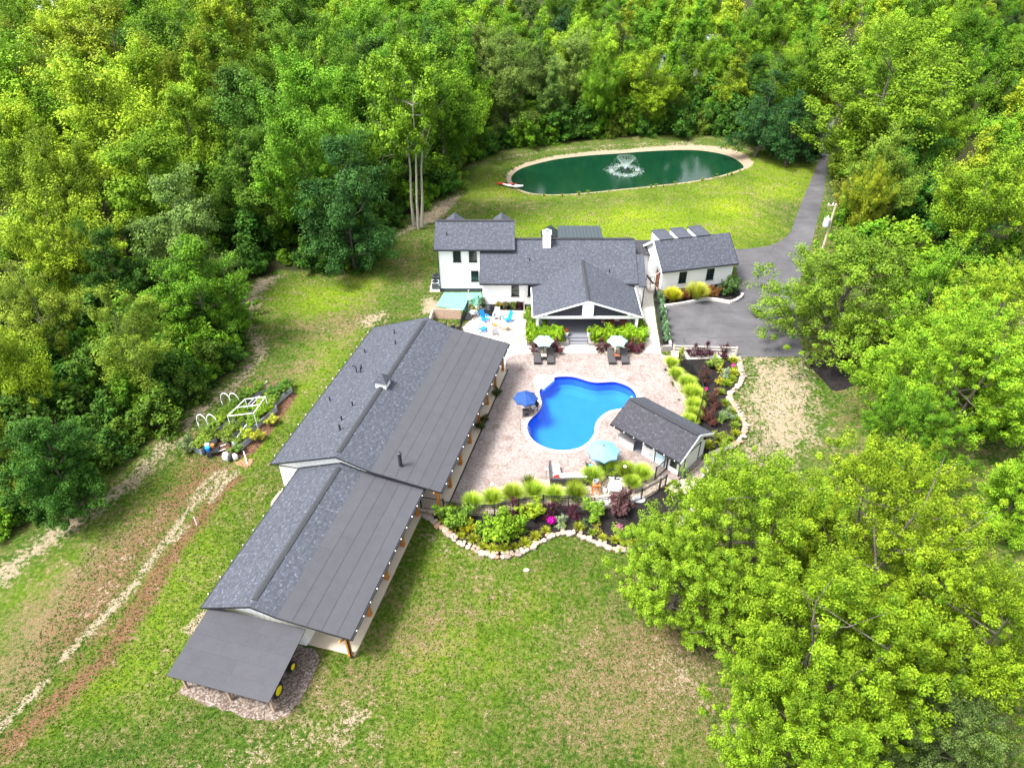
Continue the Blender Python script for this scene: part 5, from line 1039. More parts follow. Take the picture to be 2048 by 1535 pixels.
for i in range(16):
    px, py = rnd.choice(((1335, 745), (1345, 770), (1358, 790), (1372, 815), (1350, 760), (1365, 800))); x, y = G2(px + rnd.uniform(-8, 8), py + rnd.uniform(-8, 8)); plant('grass_tuft', TUFT, x, y, rnd.choice(((.16, .17, .04), (.12, .14, .09))), 'tiny tuft growing in the pebble strip by the pool', 'plant', rnd.uniform(.6, 1.1), group='tufts in the pebble strip')
# wing bed
for px, py, key, h, col, lab, wd in ((1343, 603, 'g', 1.2, (.36, .38, .03), 'yellow grass mound left in the wing bed', 1), (1391, 600, 'g', 1.5, (.3, .36, .05), 'large lime grass mound in the middle of the wing bed', 1), (1325, 600, 'gshrub1', 1.1, RUST, 'rusty spirea beside the wing door', 1), (1368, 600, 'gshrub1', 1.2, RUST, 'rusty spirea between the two grass mounds', 1), (1421, 594, 'gshrub1', 1.3, (.13, .06, .02), 'bronze shrub under the right wing window', 1), (1456, 590, 'gshrub0', 2.1, (.05, .11, .025), 'dark weeping shrub at the wing corner', .85), (1340, 596, 'wisp0', .9, RUST, 'small rusty plant behind the yellow mound', 1)):
    x, y = G2(px, py)
    if key == 'g': plant('ornamental_grass', GR[0], x, y, col, lab, 'grass', h, .09)
    else: ball(key, x, y, h, col, lab, wd, .09)
for i, (px, py) in enumerate(((1318, 608), (1321, 624), (1324, 640), (1327, 656), (1330, 670), (1333, 684))):
    x, y = G2(px, py); ball('spire0', x, y, 1.6, (.1, .19, .09), ('topmost', 'second', 'third', 'fourth', 'fifth', 'lowest')[i] + ' of the narrow blue-green evergreens beside the sidewalk', 1.1, .3, 'narrow evergreens beside the sidewalk')
# hedge in the porch planters
HX = ((2.15, 'at the left end of the left planter'), (3.25, 'in the middle of the left planter'), (4.4, 'nearest the steps in the left planter'), (8.6, 'nearest the steps in the right planter'), (9.7, 'second from the steps in the right planter'), (10.8, 'third from the steps in the right planter'), (11.85, 'fourth from the steps in the right planter'), (12.6, 'at the right end of the right planter'))
for i, (x, w) in enumerate(HX): ball('laurel%d' % (i % 2), x, 58.68, 1.5, (.16, .3, .012), 'bright green laurel ' + w, .9, .3, 'laurels in the porch planters')
for i, y in enumerate((60.0, 61.3, 62.6)): ball('laurel%d' % (i % 2), 1.93, y, 1.4, (.12, .21, .02), ('nearest', 'middle', 'farthest')[i] + ' green laurel along the left side of the porch', .62, .36)
ball('laurel0', 12.86, 59.9, 1.5, (.12, .21, .02), 'green laurel at the right rear of the porch planter', .55, .36)
for px, w in ((1070, 'left of the left aqua umbrella'), (1112, 'right of the left aqua umbrella'), (1202, 'left of the right aqua umbrella'), (1262, 'right of the right aqua umbrella'), (1275, 'at the right end of the planter wall')):
    S(px, 703, 'wisp0', 1.3, (.085, .022, .03), 'dark red barberry ' + w, 1.1)
for px, col, w in ((998, (.25, .22, .03), 'golden'), (1012, (.14, .13, .06), 'dusty mixed'), (1027, (.12, .17, .03), 'fresh green'), (1040, PURP, 'purple')): S(px, 617, 'gshrub0', .85, col, w + ' low shrub under the house front windows', .8)
S(962, 618, 'spire0', 1.7, (.1, .17, .09), 'grey-green conical shrub beside the pool gear', 1.5); S(945, 622, 'wisp0', 1.2, (.14, .15, .02), 'scraggly shrub inside the black corner fence')
for px, py, w in ((957, 852, 'lower'), (965, 838, 'upper'), (989, 785, 'far')): S(px + 4, py + 6, 'gshrub1', .85, (.05, .07, .02), 'dark green %s shrub in the pebble pocket along the barn porch' % w, .8)
# spilled meadow grass around the pond
for i, (x, y, a) in enumerate(along(SHORE + SHORE[:1], 1.0)):
    if rnd.random() < .4 and y < 106: plant('shore_grass', TUFT, x + rnd.uniform(-.5, .5), y - rnd.uniform(0, .8), rnd.choice(((.14, .22, .012), (.18, .24, .015))), 'tall yellow-green grass tuft on the bank of the pond', 'grass', rnd.uniform(1.0, 1.8), 0, 'grass tufts on the pond bank')

# ------------------------------------------------------------------ short turf: blades too many to count
def turf(name, n, x0, x1, y0, y1, size, col, label):
    P = np.stack([R.uniform(x0, x1, n), R.uniform(y0, y1, n)], 1)
    barn = [BW2(33, -27), BW2(52, -27), BW2(52, -13.8), BW2(33.3, -13.8), BW2(33.3, -15.4), BW2(21.2, -15.4), BW2(21.2, -24.8), BW2(33, -24.8)]
    for poly in SHEETS + [barn, FOREST, EAST, SHORE, [(-8, 68.7), (-8, 75), (14, 75), (14, 65), (-3.2, 65.2), (-3.2, 68.6)], [(16, 68), (25, 70), (24, 76), (15, 75)]]:
        a = np.array(poly); lo, hi = a.min(0) - .3, a.max(0) + .3; m = ((P > lo) & (P < hi)).all(1)
        if m.any(): k = np.ones(len(P), bool); k[m] = sdist(P[m], poly) > .12; P = P[k]
    k = len(P); C = np.concatenate([P, np.full((k, 1), .05)], 1); a = R.uniform(0, 2 * PI, k); N_ = unit(np.stack([np.cos(a), np.sin(a), R.uniform(.2, 1.6, k)], 1))
    o = obj(name, leaf_mesh(name, C, N_, size * R.uniform(.6, 1.4, k), R.uniform(.3, .75, k), R.uniform(.3, .7, k), .55), M['blade']); o.color = col + (1,); tag(o, label, 'grass', kind='stuff')
turf('lawn_grass', 85000, -30, 22, 15, 46, .13, (.068, .118, .012), 'short turf of the front lawn around the barn')
turf('lawn_grass', 60000, -26, 48, 46, 112, .17, (.1, .165, .01), 'short turf of the lawns around the house and pond')
# ------------------------------------------------------------------ stone borders
def stone_mat():
    t = NT('field_stone'); c = t.coord(); oi = t.n('ObjectInfo').outputs['Random']; nz = t.noise(c, 4, 4, .65)
    b = t.ramp(oi, [(.0, (.3, .26, .215)), (.35, (.4, .35, .285)), (.55, (.3, .18, .11)), (.75, (.36, .32, .29)), (1.0, (.18, .145, .12))]); t.set(col=t.mix(t.step(nz, .3, .7), t.mix(1.0, b, (.7, .68, .66), 'MULTIPLY'), b), rough=.9, spec=.2); t.bump(nz, .5, .04); return t.m
M['stone'] = stone_mat()
STN = []
for k in range(6):
    bm = bmesh.new(); bmesh.ops.create_icosphere(bm, subdivisions=1, radius=.5)
    for v in bm.verts: v.co = Vector((v.co.x * rnd.uniform(.85, 1.15), v.co.y * rnd.uniform(.8, 1.15), max(-.3, min(.32, v.co.z * rnd.uniform(.8, 1.2)))))
    me = bpy.data.meshes.new('stone'); bm.to_mesh(me); bm.free(); me.materials.append(M['stone']); STN.append(me)
def stones(path, label):
    x, y = path[0]; t = thing('stone_border', label, 'stone border', (x, y, 0))
    for i, (px, py, a) in enumerate(along(path, .38, .1)):
        q = rnd.uniform(-.08, .08); o = obj('stone', STN[i % 6], None, t, (px - x + q, py - y + rnd.uniform(-.08, .08), .1 + rnd.uniform(0, .05)), a + rnd.uniform(-.4, .4)); s = rnd.uniform(.36, .62); o.scale = (s * rnd.uniform(1, 1.4), s * rnd.uniform(.8, 1.1), s * rnd.uniform(.7, .95))
        if rnd.random() < .7: o = obj('stone', STN[(i + 3) % 6], None, t, (px - x - math.sin(a) * .22 + q, py - y + math.cos(a) * .22, .2), a + rnd.uniform(-1, 1)); s = rnd.uniform(.28, .42); o.scale = (s, s * .9, s * .8)
stones(STONE_S, 'curving border of cream field stones between lawn and front bed')
stones(STONE_E, 'curving border of cream field stones around the east bed')

# ------------------------------------------------------------------ fences
def iron_fence(path, label, name='iron_fence', h=1.2, post=1.9):
    x0, y0 = path[0]; t = thing(name, label, 'fence', (x0, y0, 0)); pts = along(path, post)
    pts.append((path[-1][0], path[-1][1], pts[-1][2]))
    rails = MB(); pk = MB()
    for x, y, a in pts: obj('post', MB().b2(-.04, .04, -.04, .04, 0, h + .08).b2(-.045, .045, -.045, .045, h + .08, h + .12), M['black'], t, (x - x0, y - y0, 0), a)
    for (xa, ya, _), (xb, yb, _) in zip(pts[:-1], pts[1:]):
        for z in (.15, h - .18, h): rails.bar((xa - x0, ya - y0, z), (xb - x0, yb - y0, z), .04, .045)
        n = max(1, int(math.hypot(xb - xa, yb - ya) / .115))
        for k in range(1, n): pk.bar((xa - x0 + (xb - xa) * k / n, ya - y0 + (yb - ya) * k / n, .06), (xa - x0 + (xb - xa) * k / n, ya - y0 + (yb - ya) * k / n, h - .001), .026)
    obj('rail', rails, M['black'], t); o = obj('pickets', pk, M['black'], t); o['kind'] = 'stuff'; return t
iron_fence(FENCE_S, 'black iron fence curving along the front bed')
iron_fence(FENCE_E, 'black iron fence curving along the lime grasses of the east bed')
iron_fence(GL([(1309, 588), (1312, 620), (1317, 660), (1323, 700)]), 'black iron fence between sidewalk and narrow evergreens')
iron_fence(GL([(936, 622), (926, 645), (921, 662)]), 'black iron fence at the corner of the fire pit terrace')
iron_fence(GL([(936, 622), (952, 618), (958, 612)]), 'short black iron fence between green pad and terrace')
def gate(p, q, label, h=1.3):
    t = thing('iron_gate', label, 'gate', (p[0], p[1], 0)); d = (q[0] - p[0], q[1] - p[1]); pk = MB()
    for f in (0, 1): obj('post', MB().b2(-.05, .05, -.05, .05, 0, h + .15), M['black'], t, (d[0] * f, d[1] * f, 0))
    obj('frame', MB().bar((d[0] * .05, d[1] * .05, .12), (d[0] * .95, d[1] * .95, .12), .05).bar((d[0] * .05, d[1] * .05, h), (d[0] * .95, d[1] * .95, h), .05), M['black'], t)
    n = int(math.hypot(*d) / .11)
    for k in range(1, n): pk.bar((d[0] * k / n, d[1] * k / n, .12), (d[0] * k / n, d[1] * k / n, h), .02)
    o = obj('pickets', pk, M['black'], t); o['kind'] = 'stuff'
gate(G2(843, 1017), G2(888, 1024), 'black iron gate at the end of the barn porch'); gate(G2(1309, 960), G2(1332, 938), 'black iron gate beside the pool house door')
def rail_fence():
    P = [G2(1346, 708), G2(1408, 710), G2(1470, 712)]; t = thing('rail_fence', 'pale split rail fence along the edge of the parking area', 'fence', (P[0][0], P[0][1], 0))
    for x, y in P: obj('post', MB().box(0, 0, .55, .16, .14, 1.1), M['wood_pale'], t, (x - P[0][0], y - P[0][1], 0), rnd.uniform(-.1, .1))
    for a, b in zip(P[:-1], P[1:]):
        for z in (.35, .68, .98): obj('rail', MB().tube([(a[0] - P[0][0], a[1] - P[0][1], z), ((a[0] + b[0]) / 2 - P[0][0], (a[1] + b[1]) / 2 - P[0][1], z + rnd.uniform(-.03, .03)), (b[0] - P[0][0], b[1] - P[0][1], z)], [.05, .07, .05], 6), M['wood_pale'], t)
rail_fence()
def curb(path, w, h, name, label, m, cat):
    """low retaining wall laid along a path"""
    t = thing(name, label, cat, (path[0][0], path[0][1], 0)); x0, y0 = path[0]
    for i, (x, y, a) in enumerate(along(path, .5, .25)): o = obj('block', MB().box(0, 0, h / 2, .492, w, h), m, t, (x - x0, y - y0, rnd.uniform(-.008, .008)), a + rnd.uniform(-.02, .02))
curb(smooth_loop(GL([(1330, 614), (1345, 612), (1380, 606), (1411, 600), (1440, 603), (1462, 606), (1480, 597), (1484, 590)]), 4, False), .28, .3, 'block_kerb', 'pale curved block kerb around the wing bed', paint('pale_block', (.5, .47, .45), .85, .2, 5, bump=.3), 'kerb')
curb(GL([(1328, 614), (1333, 650), (1340, 694)]), .22, .4, 'block_kerb', 'pale block kerb between narrow evergreens and parking', paint('pale_block2', (.52, .5, .46), .85, .2, 5, bump=.3), 'kerb')
curb(GL([(1322, 700), (1346, 700)]), .3, .55, 'block_wall', 'short grey block wall at the end of the sidewalk planting', M['block'], 'wall')
bed('mulch_bed', GL([(1310, 592), (1328, 612), (1339, 694), (1324, 698), (1314, 640)]), M['mulch'], .25)

# ------------------------------------------------------------------ parasols and poolside furniture
def parasol(loc, r, h, m, sides, label, drop=.55, tilt=0, wood=False):
    t = thing('parasol', label, 'umbrella', loc); obj('base', MB().lathe([(.05, 0), (.26, 0), (.26, .06), (.06, .1), (.04, .3)], 14), M['dark'], t)
    obj('pole', MB().tube([(0, 0, .05), (0, 0, h)], .025, 8), M['tan_wood'] if wood else M['dark'], t)
    cp = MB(); n = sides; ring = []
    for k in range(n * 2):
        a = PI * k / n; rr = r if k % 2 == 0 else r * math.cos(PI / n) * .93; ring.append((rr * math.cos(a), rr * math.sin(a), h - drop - (.04 if k % 2 == 0 else 0)))
    cp.v += [(0, 0, h)] + [(x * .5, y * .5, h - drop * .46) for x, y, z in ring] + ring; m2 = 2 * n
    cp.f += [(0, 1 + k, 1 + (k + 1) % m2) for k in range(m2)] + [(1 + k, 1 + m2 + k, 1 + m2 + (k + 1) % m2, 1 + (k + 1) % m2) for k in range(m2)]
    o = len(cp.v); cp.v += [(x, y, z - .12) for x, y, z in ring]; cp.f += [(1 + m2 + k, o + k, o + (k + 1) % m2, 1 + m2 + (k + 1) % m2) for k in range(m2)]
    c = obj('canopy', cp, m, t); obj('finial', MB().lathe([(.02, -.02), (.05, 0), (.04, .08), (.01, .12)], 8, (0, 0, h)), M['dark'], t)
    for k in range(n):
        a = 2 * PI * k / n; obj('rib', MB().bar((0, 0, h - .04), (r * .97 * math.cos(a), r * .97 * math.sin(a), h - drop - .05), .02), M['dark'], t)
    return t
def dining_table(loc, r, h, m, label):
    t = thing('round_table', label, 'table', loc); obj('table_top', MB().lathe([(.02, h - .05), (r - .03, h - .05), (r, h - .03), (r, h), (.01, h + .003)], 24), m, t)
    for k in range(4):
        a = PI / 4 + k * PI / 2; obj('leg', MB().tube([(r * .75 * math.cos(a), r * .75 * math.sin(a), 0), (r * .5 * math.cos(a), r * .5 * math.sin(a), h - .05)], .025, 6), M['dark'], t)
    return t
def patio_chair(loc, rz, label, cush, group=None, frame='dark'):
    t = thing('patio_chair', label, 'chair', loc, rz, group); fm = M[frame]
    obj('seat', MB().box(0, 0, .42, .52, .5, .04), fm, t); obj('cushion', MB().box(0, 0, .475, .48, .46, .07), cush, t)
    obj('backrest', MB().box(0, .26, .72, .52, .05, .6, 0, (rad(-10), 'X')), fm, t)
    for sx in (-1, 1):
        obj('armrest', MB().box(sx * .27, .02, .64, .05, .5, .03).box(sx * .27, -.2, .53, .04, .04, .22), fm, t)
        for sy in (-1, 1): obj('leg', MB().box(sx * .24, sy * .22, .2, .04, .04, .4), fm, t)
    return t
def lounger(loc, rz, label, group):
    t = thing('sun_lounger', label, 'sun lounger', loc, rz, group)
    obj('bed', MB().box(0, -.35, .3, .68, 1.25, .1), M['wicker'], t); obj('backrest', MB().box(0, .56, .5, .68, .78, .08, 0, (rad(32), 'X')), M['wicker'], t)
    obj('side_panel', MB().box(-.32, -.15, .2, .04, 1.6, .12).box(.32, -.15, .2, .04, 1.6, .12), M['wicker'], t)
    for sx in (-1, 1):
        for y in (-.9, .5): obj('leg', MB().box(sx * .28, y, .12, .06, .06, .24), M['wicker'], t)
    return t
def side_table(loc, s, h, m, label):
    t = thing('side_table', label, 'table', loc); obj('table_top', MB().box(0, 0, h, s, s, .05), m, t); obj('shelf', MB().box(0, 0, h * .35, s * .85, s * .85, .03), M['wicker'], t)
    for sx in (-1, 1):
        for sy in (-1, 1): obj('leg', MB().box(sx * s * .42, sy * s * .42, h / 2 - .02, .05, .05, h - .04), M['wicker'], t)
for px, w in ((1087, 'left'), (1232, 'right')):
    x, y = G2(px, 712); parasol((x, y + .15, .03), 1.0, 2.2, M['teal_pale'], 6, 'pale aqua parasol over the %s pair of loungers' % w, .5)
    for s, ww in ((-1, 'left'), (1, 'right')):
        lounger((x + s * .62 + (.0 if w == 'left' else .08), y - .55, .03), 0, 'dark wicker sun lounger, %s one under the %s aqua parasol' % (ww, w), 'dark loungers facing the pool')
    side_table((x, y - .55, .03), .5, .5, M['tan_wood'] if w == 'left' else M['brown'], 'small square side table between the %s pair of loungers' % w)
x, y = G2(1051, 825); parasol((x, y, .03), 1.08, 2.2, M['navy'], 8, 'navy blue parasol at the left side of the pool', .55)
side_table((x + .0, y - .42, .03), .55, .55, M['wicker'], 'dark wicker cube table under the navy parasol'); patio_chair((x + .75, y + .15, .03), rad(-60), 'dark wicker chair with white cushion under the navy parasol', M['cushion'])
x, y = G2(1203, 932); parasol((x, y, .03), 1.36, 2.2, M['sky_blue'], 8, 'large light blue parasol over the round dining table', .5, wood=True)
dining_table((x, y - .12, .03), .8, .74, paint('slate_top', (.3, .28, .29), .6, .15, 4), 'round grey dining table under the light blue parasol')
for k, (a, w) in enumerate(((205, 'left'), (245, 'front left'), (295, 'front right'), (335, 'right'), (60, 'back right'), (120, 'back left'))):
    a = rad(a); patio_chair((x + 1.1 * math.cos(a), y - .12 + 1.1 * math.sin(a), .03), a - PI / 2, 'patio chair with turquoise cushion at the %s of the round table' % w, M['teal_cushion'], 'chairs round the dining table')
def sofa():
    x, y = G2(1138, 962); t = thing('sectional_sofa', 'dark wicker corner sofa with cream cushions and red pillow', 'sofa', (x, y, .03), rad(1.5))
    obj('base', MB().box(0, 0, .2, 2.7, .85, .34).box(-1.0, .95, .2, .7, 1.05, .34), M['wicker'], t); obj('backrest', MB().box(0, -.5, .42, 2.8, .16, .8).box(-1.42, .5, .42, .16, 2.0, .8), M['wicker'], t)
    for cx in (-.9, 0, .9): obj('cushion', MB().box(cx, .0, .43, .88, .78, .12), M['cushion'], t)
    obj('cushion', MB().box(-1.0, .95, .43, .66, .95, .12), M['cushion'], t)
    for cx in (-.05, .9): obj('back_cushion', MB().box(cx, -.33, .62, .85, .16, .4), M['cushion'], t)
    obj('pillow', MB().box(-1.0, -.18, .6, .42, .14, .4, .5, (rad(-25), 'X')), M['red'], t)
sofa()
for px, py, w in ((1247, 950, 'beside the blue parasol'), (985, 985, 'on the lower left of the patio'), (1092, 955, 'left of the sofa')):
    x, y = G2(px, py + 5); t = thing('garden_lamp', 'slim garden lamp ' + w, 'lamp', (x, y, .03)); obj('pole', MB().tube([(0, 0, 0), (0, 0, 1.15)], .018, 6), M['dark'], t); obj('head', MB().lathe([(.03, 1.15), (.13, 1.17), (.14, 1.22), (.02, 1.3)], 10), M['fibre_white'], t)

# fire pit circle
def adirondack(loc, rz, m, label, group):
    t = thing('adirondack_chair', label, 'chair', loc, rz, group)
    for k in range(5): obj('back_slat', MB().box((k - 2) * .115, .42, .68, .1, .03, .85 + (.08 if k == 2 else .04 if k in (1, 3) else 0), 0, (rad(-24), 'X')), m, t)
    for k in range(4): obj('seat_slat', MB().box(0, -.3 + k * .16, .38 - k * .035, .56, .13, .03, 0, (rad(-12), 'X')), m, t)
    for s in (-1, 1):
        obj('armrest', MB().box(s * .36, -.02, .58, .14, .72, .03), m, t); obj('leg', MB().box(s * .31, -.34, .285, .05, .09, .57), m, t)
        obj('rear_leg', MB().bar((s * .29, -.36, .34), (s * .29, .55, .05), .04, .12), m, t)
    return t
cx, cyy = G2(990, 655)
t = thing('fire_pit', 'round sandy fire pit in the middle of the chair circle', 'fire pit', (cx, cyy, .034)); obj('bowl', MB().lathe([(.02, .0), (.5, .0), (.52, .34), (.4, .36), (.36, .18), (.02, .16)], 20), M['tan_wood'], t)
for k in range(4): obj('log', MB().bar((.22 * math.cos(k * 1.6), .22 * math.sin(k * 1.6), .26), (-.2 * math.cos(k * 1.6 + .3), -.2 * math.sin(k * 1.6 + .3), .3), .08), M['orange'], t)
for px, py, m, lab in ((974, 645, 'blue_plastic', 'bright blue adirondack chair at the upper left of the fire pit'), (993, 641, 'grey_plastic', 'grey adirondack chair above the fire pit'), (1010, 646, 'blue_plastic', 'bright blue adirondack chair at the upper right of the fire pit'), (970, 661, 'blue_plastic', 'bright blue adirondack chair at the lower left of the fire pit'), (1005, 659, 'tan_wood', 'sandy wooden adirondack chair at the lower right of the fire pit'), (990, 666, 'grey_plastic', 'dark backed adirondack chair below the fire pit')):
    x, y = G2(px, py); x = cx + (x - cx) * 1.25; y = cyy + (y - cyy) * 1.25
    adirondack((x, y, .034), math.atan2(y - cyy, x - cx) - PI / 2, M[m], lab, 'chairs round the fire pit')
# grill, covered gear and planter corner
def grill():
    x, y = G2(979, 630); t = thing('grill', 'large black covered barbecue grill against the house shrubs', 'grill', (x, y, .034)); bm = bmesh.new(); bmesh.ops.create_cube(bm, size=1); bmesh.ops.bevel(bm, geom=bm.edges[:], offset=.18, segments=3, affect='EDGES')
    for v in bm.verts: v.co = Vector((v.co.x * .95, v.co.y * .7, v.co.z * 1.15 + .6))
    me = bpy.data.meshes.new('cover'); bm.to_mesh(me); bm.free(); obj('cover', me, M['black'], t, smooth=True); obj('hem', MB().box(0, 0, .05, .8, .6, .1), M['dark'], t)
grill()
x, y = G2(965, 628); t = thing('cart', 'dark utility cart with tools beside the grill', 'cart', (x, y, .034)); obj('body', MB().box(0, 0, .45, .7, .5, .4), M['dark'], t); obj('handle', MB().tube([(-.3, .2, .6), (-.45, .3, .9), (-.45, -.3, .9), (-.3, -.2, .6)], .02, 6), M['steel'], t)
for sx in (-1, 1):
    for sy in (-1, 1): obj('wheel', MB().tube([(sx * .3, sy * .27, .12), (sx * .3, sy * .22, .12)], .12, 12), M['black'], t)
x, y = G2(957, 622); t = thing('crate', 'lime green crate behind the utility cart', 'crate', (x, y, .034)); obj('body', MB().box(0, 0, .25, .6, .45, .5), paint('lime_plastic', (.35, .6, .1), .5), t); obj('lid', MB().box(0, 0, .525, .64, .49, .045), M['pvc'], t)
def stroller():
    x, y = G2(947, 634); t = thing('wheelbarrow', 'grey wheelbarrow full of cloths beside the dark mat', 'wheelbarrow', (x, y, .034)); obj('tray', MB().lathe([(.05, .35), (.3, .37), (.45, .62), (.42, .62), (.28, .42), (.02, .4)], 12), M['galv'], t); obj('load', MB().lathe([(.01, .45), (.34, .5), (.25, .75), (.05, .82)], 9), M['grey_plastic'], t)
    obj('wheel', MB().tube([(0, -.5, .17), (.07, -.5, .17)], .17, 14), M['brown'], t)
    for s in (-1, 1): obj('handle', MB().bar((s * .2, -.4, .35), (s * .3, .8, .6), .04), M['wood_old'], t); obj('leg', MB().bar((s * .25, .3, 0), (s * .25, .25, .4), .04), M['dark'], t)
stroller()
x, y = G2(938, 634); o = obj('mat', MB().box(0, 0, .03, .8, 1.3, .05).box(0, .6, .06, .7, .1, .03), M['dark'], None, (x, y, .034), rad(-8)); tag(o, 'dark rubber mat beside the black corner fence', 'mat')
def timber_wall():
    p, q = G2(868, 636), G2(922, 638); t = thing('timber_wall', 'weathered timber sleeper wall below the green pad', 'wall', (p[0], p[1], 0)); L = math.hypot(q[0] - p[0], q[1] - p[1]); a = math.atan2(q[1] - p[1], q[0] - p[0]); t.rotation_euler = (0, 0, a)
    for k in range(5):
        c = .3 + .4 * rnd.random()
        for x0, x1 in ((0, L * c), (L * c + .02, L)): obj('plank', MB().box((x0 + x1) / 2, .12 * k * .5, .1 + k * .2, x1 - x0, .2, .19), M['wood_old'], t)
    p2 = G2(866, 640); 
    for k in range(5): obj('plank', MB().box(-.12, -1.0, .1 + k * .2, .16, 2.2, .185), M['wood_pale'], t)
timber_wall()
p = G2(890, 655)
for i, (dx, dy, s) in enumerate(((.0, .0, 1.0), (.9, -.2, .8), (1.5, -.5, .9))):
    t = thing('folded_chair', 'dark folded chair frame leaning behind the barn, number %s from the left' % ('one', 'two', 'three')[i], 'chair', (p[0] + dx, p[1] + dy - .4, .034), rad(20 * i)); obj('frame', MB().bar((-.25, 0, 0), (-.2, .3, 1.0 * s), .03).bar((.25, 0, 0), (.2, .3, 1.0 * s), .03).bar((-.2, .3, s), (.2, .3, s), .03).bar((-.23, .1, .4), (.23, .1, .4), .03), M['black'], t); obj('seat', MB().box(0, .12, .45 * s, .42, .06, .42, 0, (rad(-15), 'X')), M['dark'], t)
for px, py, w in ((938, 612, 'by the green pad'), (1048, 616, 'by the house front'), (1010, 700, 'at the barn corner')):
    x, y = G2(px, py + 8); t = thing('light_post', 'slim wooden string light post ' + w, 'post', (x, y, .03)); obj('post', MB().box(0, 0, 1.2, .09, .09, 2.4), M['wood_pale'], t); obj('hook', MB().tube([(0, 0, 2.38), (.1, 0, 2.44), (.16, 0, 2.36)], .012, 5), M['steel'], t)

# porch furniture
def porch_set():
    x, y, z = 10.6, 61.2, .45; t = thing('dining_table', 'red-brown dining table at the right end of the porch', 'table', (x, y, z)); obj('table_top', MB().box(0, 0, .74, 2.0, 1.05, .06), M['brown'], t); obj('runner', MB().box(0, 0, .775, .5, .9, .01), M['cushion'], t)
    for sx in (-1, 1):
        for sy in (-1, 1): obj('leg', MB().box(sx * .88, sy * .42, .36, .09, .09, .71), M['brown'], t)
    for dx, dy, a, w in ((-.5, -.85, 180, 'front left'), (.5, -.85, 180, 'front right'), (-.5, .85, 0, 'back left'), (.5, .85, 0, 'back right'), (-1.35, 0, 90, 'left end'), (1.35, 0, -90, 'right end')):
        patio_chair((x + dx, y + dy, z), rad(a), 'brown chair with cream cushion at the %s of the porch table' % w, M['cushion'], 'chairs round the porch table', 'brown')
    for (px, py), fl, w in (((5.42, 59.25), 'orange', 'left'), ((7.72, 59.25), None, 'right')):
        t = thing('potted_plant', ('white pot with orange flowers' if fl else 'white pot with green grass') + ' at the %s of the porch steps' % w, 'potted plant', (px, py, .45)); obj('pot', MB().lathe([(.02, 0), (.16, 0), (.24, .4), (.27, .42), (.24, .44), (.02, .4)], 14), M['pot_white'], t)
        b = obj('foliage', FTN if not fl else LILY[0], None, t, (0, 0, .4)); b.color = (.1, .2, .03, 1) if not fl else (.06, .09, .03, 1); b.scale = (.6,) * 3
        if fl:
            n = 40; C = unit(R.normal(size=(n, 3))) * .2 + np.array([0, 0, .7]); f = obj('flower_head', leaf_mesh('flower_head', C, unit(C), np.full(n, .1), R.random(n), R.random(n), .9), M['blade'], t); f.color = (.5, .08, .02, 1)
    t = thing('potted_palm', 'leafy potted plant at the left end of the porch', 'potted plant', (3.3, 60.8, .45)); obj('pot', MB().lathe([(.02, 0), (.2, 0), (.28, .4), (.25, .42), (.02, .38)], 14), M['dark'], t); b = obj('foliage', FTN, None, t, (0, 0, .38)); b.color = (.1, .18, .05, 1); b.scale = (1.1,) * 3
porch_set()

# ------------------------------------------------------------------ ornaments in the front bed
def stand():
    x, y = G2(1191, 986); t = thing('bird_stand', 'rust orange wooden stand with grey pail in the grasses', 'stand', (x, y, .05)); obj('top', MB().box(0, 0, .95, .6, .45, .07), M['orange'], t)
    for sx in (-1, 1):
        for sy in (-1, 1): obj('leg', MB().bar((sx * .28, sy * .22, 0), (sx * .22, sy * .16, .92), .07), M['orange'], t)
    obj('brace', MB().bar((-.26, -.2, .4), (.26, -.2, .4), .05).bar((-.26, .2, .4), (.26, .2, .4), .05), M['orange'], t); obj('pail', MB().lathe([(.02, .985), (.15, .985), (.2, 1.35), (.17, 1.35), (.13, 1.02), (.02, 1.02)], 14, (-.08, 0, 0)), M['galv'], t); obj('driftwood', MB().tube([(.15, 0, .98), (.2, .05, 1.3), (.12, .1, 1.6)], [.05, .04, .02], 6), M['wood_old'], t)
stand()
def bench():
    x, y = G2(1228, 985); t = thing('garden_chair', 'white wooden garden chair with black bow among the grasses', 'chair', (x, y, .05), rad(-8))
    for k in range(6): obj('back_slat', MB().box(-.35 + k * .14, .3, .75, .115, .03, .8, 0, (rad(-8), 'X')), M['white_trim'], t)
    obj('top_rail', MB().box(0, .36, 1.18, 1.0, .06, .1), M['white_trim'], t); obj('seat', MB().box(0, 0, .42, .9, .5, .05), M['white_trim'], t)
    for sx in (-1, 1):
        obj('armrest', MB().box(sx * .45, .02, .65, .08, .6, .04), M['white_trim'], t)
        for sy in (-1, 1): obj('leg', MB().box(sx * .42, sy * .24, .3, .07, .07, .6), M['white_trim'], t)
    obj('bow', MB().lathe([(.02, -.1), (.11, -.02), (.11, .05), (.02, .1)], 8, (-.02, .28, 1.2)).box(.22, .3, 1.2, .16, .05, .12), M['black'], t)
bench()
x, y = G2(1209, 984); t = thing('garden_ornament', 'small white ornament left of the white garden chair', 'ornament', (x, y, .05)); obj('body', MB().lathe([(.02, 0), (.16, .0), (.2, .2), (.12, .4), (.14, .5), (.1, .64), (.01, .68)], 12), M['white_trim'], t); obj('hat', MB().lathe([(.14, .6), (.15, .63), (.05, .66), (.01, .78)], 10), M['black'], t)
